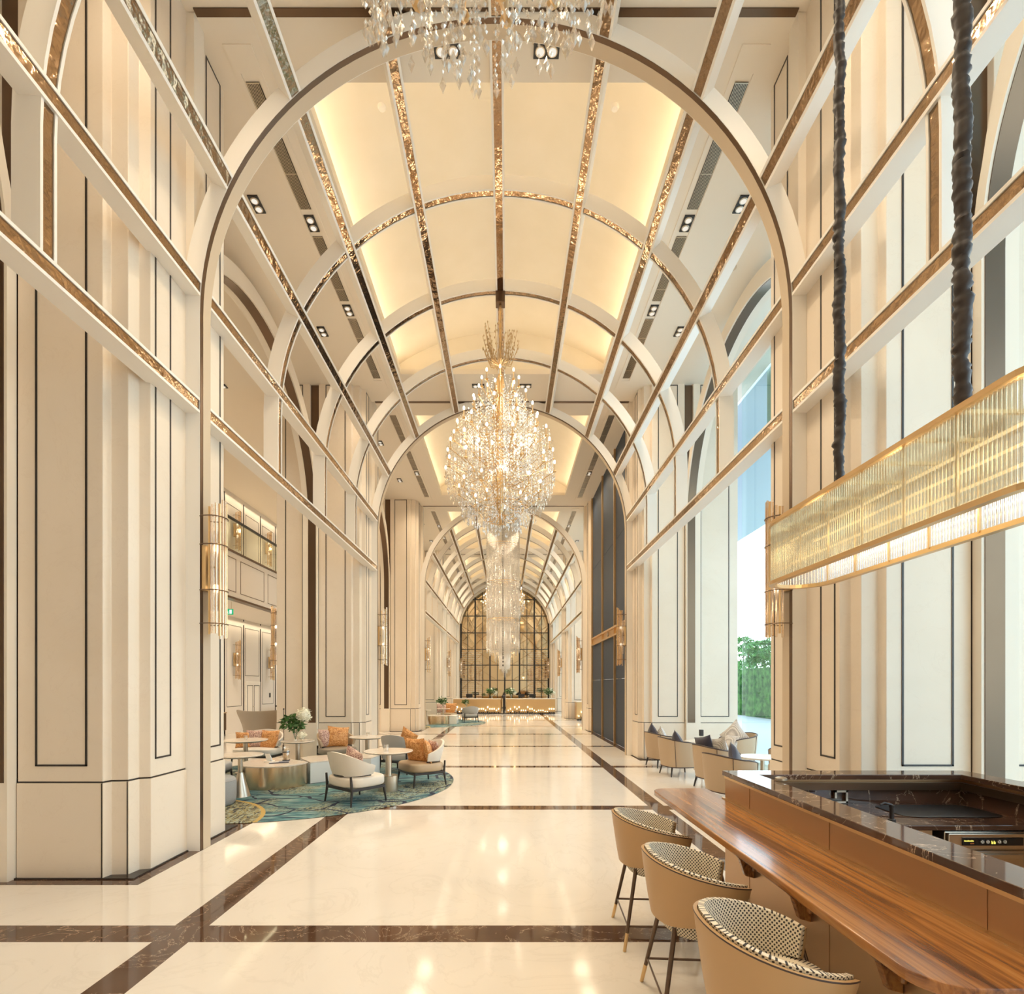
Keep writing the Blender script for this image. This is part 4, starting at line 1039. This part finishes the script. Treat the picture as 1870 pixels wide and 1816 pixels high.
def bouquet(label, loc, sc=1.0, flowers=((.10, .0, .44, .12), (-.06, .04, .40, .05)), group=None):
    t = thing('flower_vase', label, 'flower vase', loc, group=group)
    b = MB(); b.lathe([(.001, 0), (.035 * sc, 0), (.028 * sc, .06 * sc), (.045 * sc, .17 * sc), (.05 * sc, .18 * sc)], 16, cap=False); b.build('vase', 'drink_glass', t, smooth=50)
    b = MB(); blob(b, (-.05 * sc, 0, .33 * sc), .19 * sc, int(230), .035 * sc, .07 * sc, (1.1, 1, .72))
    for i in range(8): a = i * .8; b.tube([(0, 0, .02), (.10 * sc * math.cos(a), .1 * sc * math.sin(a), .32 * sc)], .004, 4)
    b.build('leaves', 'leaf', t, kind='stuff')
    for (x, y, z, r_) in flowers:
        b = MB(); blob(b, (x * sc, y * sc, z * sc), r_ * sc, 260, .018 * sc, .035 * sc); b.ball((x * sc, y * sc, z * sc), r_ * .8 * sc, 12, 8); b.build('blossom', 'petal', t)
    return t
bouquet('green leaves and a white hydrangea in a clear vase on the flower table', (-4.36, 11.27, .706 + T), 1.15, ((.16, .0, .47, .14),))
t = thing('rose_bowl', 'small clear bowl of cream flowers beside the vase', 'flower bowl', (-4.16, 11.10, .706 + T))
b = MB(); b.lathe([(.001, 0), (.05, 0), (.07, .04), (.06, .10)], 16, cap=False); b.build('bowl', 'drink_glass', t, smooth=50)
b = MB(); blob(b, (0, 0, .12), .09, 240, .015, .03); b.ball((0, 0, .12), .07, 12, 8); b.build('blossom', 'petal', t)
t = thing('signal_post', 'thin dark rope post between the wide cream chair and the flowers', 'post', (-4.87, 11.9, .0))
b = MB(); b.lathe([(.10, 0), (.10, .015), (.008, .03), (.008, 1.35)], 12); b.build('pole', 'bronze_dark', t, smooth=50)
b = MB(); b.ball((0, 0, .95), .02, 8, 6); b.ball((0, 0, 1.36), .018, 8, 6); b.build('knob', 'darkmetal', t, smooth=60)
# dark cabinet and desk at the back of the aisle
t = thing('sideboard', 'dark wood sideboard on splayed legs at the far left of the aisle', 'sideboard', (-10.35, 19.1, 0))
b = MB(); b.box(-.4, -.02, -.5, .8, .22, .86); b.build('body', 'bronze_dark', t, bevel=.01)
b = MB(); b.box(-.42, .0, -.52, .82, .86, .90); b.build('top', 'leather_beige', t, bevel=.008)
for x, y in ((-.06, -.45), (-.06, .75), (-.34, -.45), (-.34, .75)):
    b = MB(); b.tube([(x * 1.15, y * 1.05, 0), (x, y, .22)], [.015, .025], 8); b.build('leg', 'darkmetal', t, smooth=50)
t = thing('console_desk', 'dark desk against the aisle wall behind the wing chair', 'desk', (-9.6, 24.4, 0))
b = MB(); b.box(-.5, .7, -.9, .9, .95, 1.02); b.build('top', 'darkmetal', t, bevel=.01)
b = MB(); b.box(-.45, .65, -.85, -.78, 0, .95); b.box(-.45, .65, .78, .85, 0, .95); b.build('panel_leg', 'darkmetal', t)
b = MB(); b.box(-10.8, -10.775, 24.45, 24.57, 1.35, 1.55); tag(b.build('wall_handset', 'black', bevel=.005), 'small black wall handset right of the pale door', 'handset')
ex = thing('exit_sign', 'small green exit sign under the mezzanine', 'exit sign', (-8.9, 17.2, 4.28))
b = MB(); b.box(-.17, .17, -.02, .02, -.09, .09); b.build('sign_face', 'exit', ex)
b = MB(); b.ball((-.02, -.025, .05), .014, 8, 6); b.tube([(-.02, -.025, .03), (0, -.025, -.015), (.03, -.025, -.06)], .009, 6); b.tube([(0, -.025, -.015), (-.03, -.025, -.055)], .009, 6); b.tube([(-.055, -.025, .01), (-.015, -.025, .022), (.025, -.025, 0)], .007, 6); b.build('running_figure', 'white_glow', ex)
b = MB(); b.box(.06, .14, -.026, -.021, -.065, .06); b.build('door_symbol', 'white_glow', ex)
b = MB(); b.box(-.12, -.11, -.006, .006, .09, .34); b.box(.11, .12, -.006, .006, .09, .34); b.build('hanger', 'steel', ex)
cm = thing('security_camera', 'small white dome camera on the aisle face beside the nearest left pillar', 'security camera', (-4.3, 7.3, 4.75))
b = MB(); b.lathe([(.07, .02), (.075, .05), (.07, .09)], 18); b.box(-.02, .02, -.2, 0, .05, .08); b.build('housing', 'trim', cm, smooth=40)
b = MB(); b.ball((0, 0, .02), .055, 14, 8); b.build('dome', 'black', cm, smooth=60)
for i, (x, y) in enumerate(((-7.2, 13.6), (-7.2, 20), (-6.8, 9.2), (-6.8, 26))):
    c_ = copy_tree(dl, (x, y, CEIL), 0, ['twin downlight in the aisle ceiling, second along', 'twin downlight in the aisle ceiling, third along', 'twin downlight in the aisle ceiling, first along', 'twin downlight in the aisle ceiling, last along'][i]); c_['group'] = 'aisle downlights'
b = MB(); b.box(-6.0, -5.86, 7.5, 33, CEIL - .012, CEIL); tag(b.build('aisle_light_slot', 'bronze_dark'), 'long narrow dark slot in the aisle ceiling', 'ceiling slot')

# ------------------------------------------------------------------ tub chairs on the right
def make_tub():
    t = thing('tub_chair', '', 'armchair')
    zt = lambda a: .80 - .13 * a ** 1.5; zb = lambda a: .20 + .0 * a
    m_ = shell_mb(.31, .33, zt, zb, 55, .09, .05, 36, flare=.05, e=2.8); m_.build('leather_shell', 'leather_beige', t, smooth=50)
    A_ = math.radians(125); e = 2.8
    def rim(u, q, zf, off):
        th = PI + u * A_; c_, s_ = math.cos(th), math.sin(th); sc = 1 + .09 * q
        return ((abs(c_) ** (2 / e)) * (1 if c_ > 0 else -1) * (.31 * sc + off) - .05 * q * (1 - abs(u)), (abs(s_) ** (2 / e)) * (1 if s_ > 0 else -1) * (.33 * sc + off), zf(abs(u)))
    us = [i / 20 for i in range(-20, 21)]
    b = MB(); b.tube([rim(u, 1, lambda a: zt(a) + .004, .01) for u in us], .013, 8); b.tube([rim(u, 0, zb, .018) for u in us], .010, 8)
    for u in (-1, -.48, .48, 1):
        b.tube([rim(u, q, lambda a: zb(a) + (zt(a) - zb(a)) * q, .024) for q in (0, .25, .5, .75, 1)], .006, 6)
    b.build('piping', 'piping', t, smooth=50)
    b = MB(); b.pad(.04, 0, .22, .43, .56, .56, 3.4, puff=.04); b.build('seat_cushion', 'leather_beige', t, smooth=60)
    for sx in (-1, 1):
        for sy in (-1, 1):
            b = MB(); b.tube([(sx * .29, sy * .28, 0), (sx * .25, sy * .24, .22)], [.013, .022], 8); b.build('leg', 'darkmetal', t, smooth=50)
    return t
tub = make_tub(); tub.location = (3.78, 12.42, 0); tub.rotation_euler = (0, 0, A(12)); tub['label'] = 'farthest left tan tub chair, at the foot of the second right pillar'; tub['group'] = 'tan tub chairs by the window'
tubs = [((3.75, 11.22, 0), A(8), 'second tan tub chair, square back towards the aisle, between the farthest and the middle one'),
        ((3.98, 9.75, 0), A(14), 'middle tan tub chair holding the speckled cushion'),
        ((3.72, 8.55, 0), A(18), 'nearest tan tub chair with a dark cushion, partly behind the bar end'),
        ((5.35, 12.05, 0), A(190), 'tan tub chair by the glass with the big upright speckled cushion'),
        ((5.30, 9.75, 0), A(172), 'tan tub chair by the glass beside the nearest right pillar')]
for l_, r_, lab in tubs: copy_tree(tub, l_, r_, lab)
put_cushion('dark navy cushion at the back of the farthest left tub chair', (3.60, 12.62, .72), A(100), A(-10), 'navy', .42, A(40))
put_cushion('speckled cushion in the farthest left tub chair', (3.78, 12.50, .66), A(96), A(-14), 'speckle', .44, A(30))
put_cushion('navy cushion standing on its corner in the second tub chair', (3.72, 11.20, .68), A(98), A(-12), 'navy', .40, A(45))
put_cushion('big upright speckled cushion in the tub chair by the glass', (5.28, 12.05, .74), A(-60), A(-12), 'speckle', .56, A(45))
put_cushion('lower speckled cushion in the tub chair by the glass', (5.12, 11.85, .58), A(-70), A(-20), 'speckle', .42)
put_cushion('speckled cushion leaning in the middle tub chair', (4.02, 9.78, .68), A(115), A(-18), 'speckle', .52, A(8))
put_cushion('dark navy cushion edge behind the speckled one in the middle tub chair', (3.82, 9.90, .74), A(115), A(-10), 'navy', .42, A(12))
put_cushion('navy cushion standing on its corner in the nearest tub chair', (3.78, 8.50, .70), A(60), A(-14), 'navy', .42, A(45))
put_cushion('ochre cushion in the tub chair beside the nearest right pillar', (5.18, 9.72, .70), A(-80), A(-16), 'pink', .46, A(20))
put_cushion('dark cushion behind the ochre one beside the nearest right pillar', (5.30, 9.55, .74), A(-85), A(-12), 'navy', .46, A(10))
for i, (x, y, lab) in enumerate(((4.55, 12.0, 'round white marble table among the far pair of tub chairs'), (4.65, 9.4, 'round white marble table among the near pair of tub chairs'))):
    t = thing('side_table', lab, 'table', (x, y, 0), group='round tables by the window')
    b = MB(); b.lathe([(.36, .60), (.40, .615), (.40, .63)], 40); b.build('marble_top', 'table_marble', t, smooth=35)
    b = MB(); b.lathe([(.2, 0), (.2, .015), (.035, .03), (.035, .6)], 24); b.build('pedestal', 'steel', t, smooth=35)
t = thing('tealight_holder', 'small glass and dark block lamp on the round table by the window', 'table lamp', (4.52, 12.0, .63))
b = MB(); b.box(-.04, .04, -.04, .04, .12, .26); b.build('shade', 'darkmetal', t, bevel=.004)
b = MB(); b.lathe([(.045, 0), (.045, .12)], 16); b.build('glass_base', 'drink_glass', t, smooth=40)

# ------------------------------------------------------------------ far lounge
fy = 2 * BAY
def clone(src, loc, rz, lab): return copy_tree(src, loc, rz, lab)
clone(lc5, (-1.75, 27.45, .0145), A(15), 'far grey backed lounge chair at the edge of the distant rug')
clone(lc4, (-2.95, 28.4, .0145), A(165), 'far lounge chair with an orange cushion, left of the distant grey one')
put_cushion('far orange cushion in the distant lounge seating', (-2.85, 28.45, .66), A(-10), A(-12), 'orange', .62)
put_cushion('far pink patterned cushion beside the distant orange one', (-3.35, 28.3, .68), A(15), A(-12), 'pink', .5)
for lab, x, y, d_, kind in (('far marble side table with a plant', -3.10, 27.1, .70, 'disc'), ('far marble side table behind the distant grey lounge chair', -2.05, 28.9, .8, 'disc'), ('far small side table with a cone foot', -3.72, 25.55, .42, 'cone')):
    round_table(lab, (x, y), d_, .705, kind)
bouquet('far vase of dark leaves on a distant side table', (-3.10, 27.1, .72), 1.2, ((.0, .0, .42, .04),))
bouquet('far small vase with pale flowers behind the distant grey lounge chair', (-2.05, 28.9, .72), .9, ((.0, .0, .3, .12),))
t = thing('coffee_table', 'far low brass drum table in the distant lounge', 'coffee table', (-3.22, 26.05, .0145))
b = MB(); b.prism(pts, 0, .40); b.build('drum', 'drum', t, smooth=30)
b = MB(); b.prism([(x * 1.012, y * 1.012) for x, y in pts], .40, .425); b.build('marble_top', 'table_marble', t)
b = MB(); b.box(-2.66, -2.3, 25.8, 26.9, .0145, .43); tag(b.build('block_table', 'white_block', bevel=.01), 'far white block table beside the distant brass drum', 'coffee table')

# ------------------------------------------------------------------ reception desks
def desk(label, x0, x1, y, side=0):
    t = thing('reception_desk', label, 'reception desk', group='gold reception desks')
    b = MB(); b.box(x0, x1, y, y + .8, .05, .98); b.build('gold_front', 'gold', t, bevel=.01)
    b = MB(); b.box(x0 - .03, x1 + .03, y - .03, y + .83, .98, 1.03); b.build('counter_top', 'table_marble', t, bevel=.006)
    b = MB(); b.box(x0 + .02, x1 - .02, y - .12, y, 0, .05); b.build('toe_strip', 'black', t)
    return t
desk('gold fronted reception desk left of the central post', -3.45, -.25, 35.75); desk('gold fronted reception desk right of the central post', .10, 3.42, 35.75); desk('gold fronted reception desk in the right aisle', 3.95, 5.6, 29.0)
t = thing('black_post', 'slim black post standing in the gap between the two gold desks', 'post', (-.06, 35.5, 0))
b = MB(); b.box(-.05, .05, -.05, .05, .05, 1.35); b.build('post', 'black', t)
b = MB(); b.box(-.18, .18, -.15, .15, 0, .05); b.build('foot', 'black', t)
b = MB(); b.ball((0, 0, 1.15), .14, 10, 8); b.build('finial', 'darkmetal', t, smooth=60)
cl = None; rn = random.Random(4); nn = 0
spots = [(-3.3 + i * .145, 35.5) for i in range(21)] + [(.25 + i * .145, 35.5) for i in range(22)] + [(4.05 + i * .17, 28.8) for i in range(8)]
for x, y in spots:
    y += rn.uniform(-.06, .06); h = rn.choice((.14, .2, .28, .38))
    if cl is None:
        cl = thing('candle_lantern', 'small lit candle lantern on the floor before the gold desk left of the post', 'candle', (x, y, 0), group='candle lanterns before the gold desks')
        b = MB(); b.lathe([(.045, 0), (.045, .12), (.01, .13)], 8); b.build('candle_glass', 'darkmetal', cl)
        b = MB(); b.lathe([(.012, .1), (.012, .26)], 6); b.build('stem', 'gold', cl)
        b = MB(); b.ball((0, 0, .30), .028, 8, 6, (1, 1, 1.5)); b.build('flame', 'bulb', cl)
    else:
        c_ = copy_tree(cl, (x, y, 0), label='small lit candle lantern on the floor before the ' + ('gold desk left of the post' if x < 0 else 'gold desk right of the post' if x < 3.6 else 'gold desk in the right aisle')); c_.scale = (1, 1, h / .25)
for i, (x, lab) in enumerate(((-.85, 'white orchids on the left desk near the post'), (.45, 'white orchids on the right desk near the post'), (3.1, 'tall white orchid at the right end of the right desk'))):
    bouquet(lab, (x, 36.1, 1.03), 1.5, ((.0, .0, .36, .13), (.15, 0, .25, .09)), 'flowers on the reception desks')
for x, lab in ((-2.4, 'dark screen on the left reception desk'), (1.9, 'dark screen on the right reception desk'), (1.15, 'small dark stand with red flowers on the right reception desk')):
    t = thing('desk_screen', lab, 'screen', (x, 36.2, 1.03)); b = MB(); b.box(-.22, .22, -.02, .02, .06, .30); b.build('panel', 'black', t, bevel=.005)
    b = MB(); b.box(-.08, .08, -.06, .06, 0, .015); b.box(-.02, .02, -.01, .01, .01, .08); b.build('foot', 'darkmetal', t)
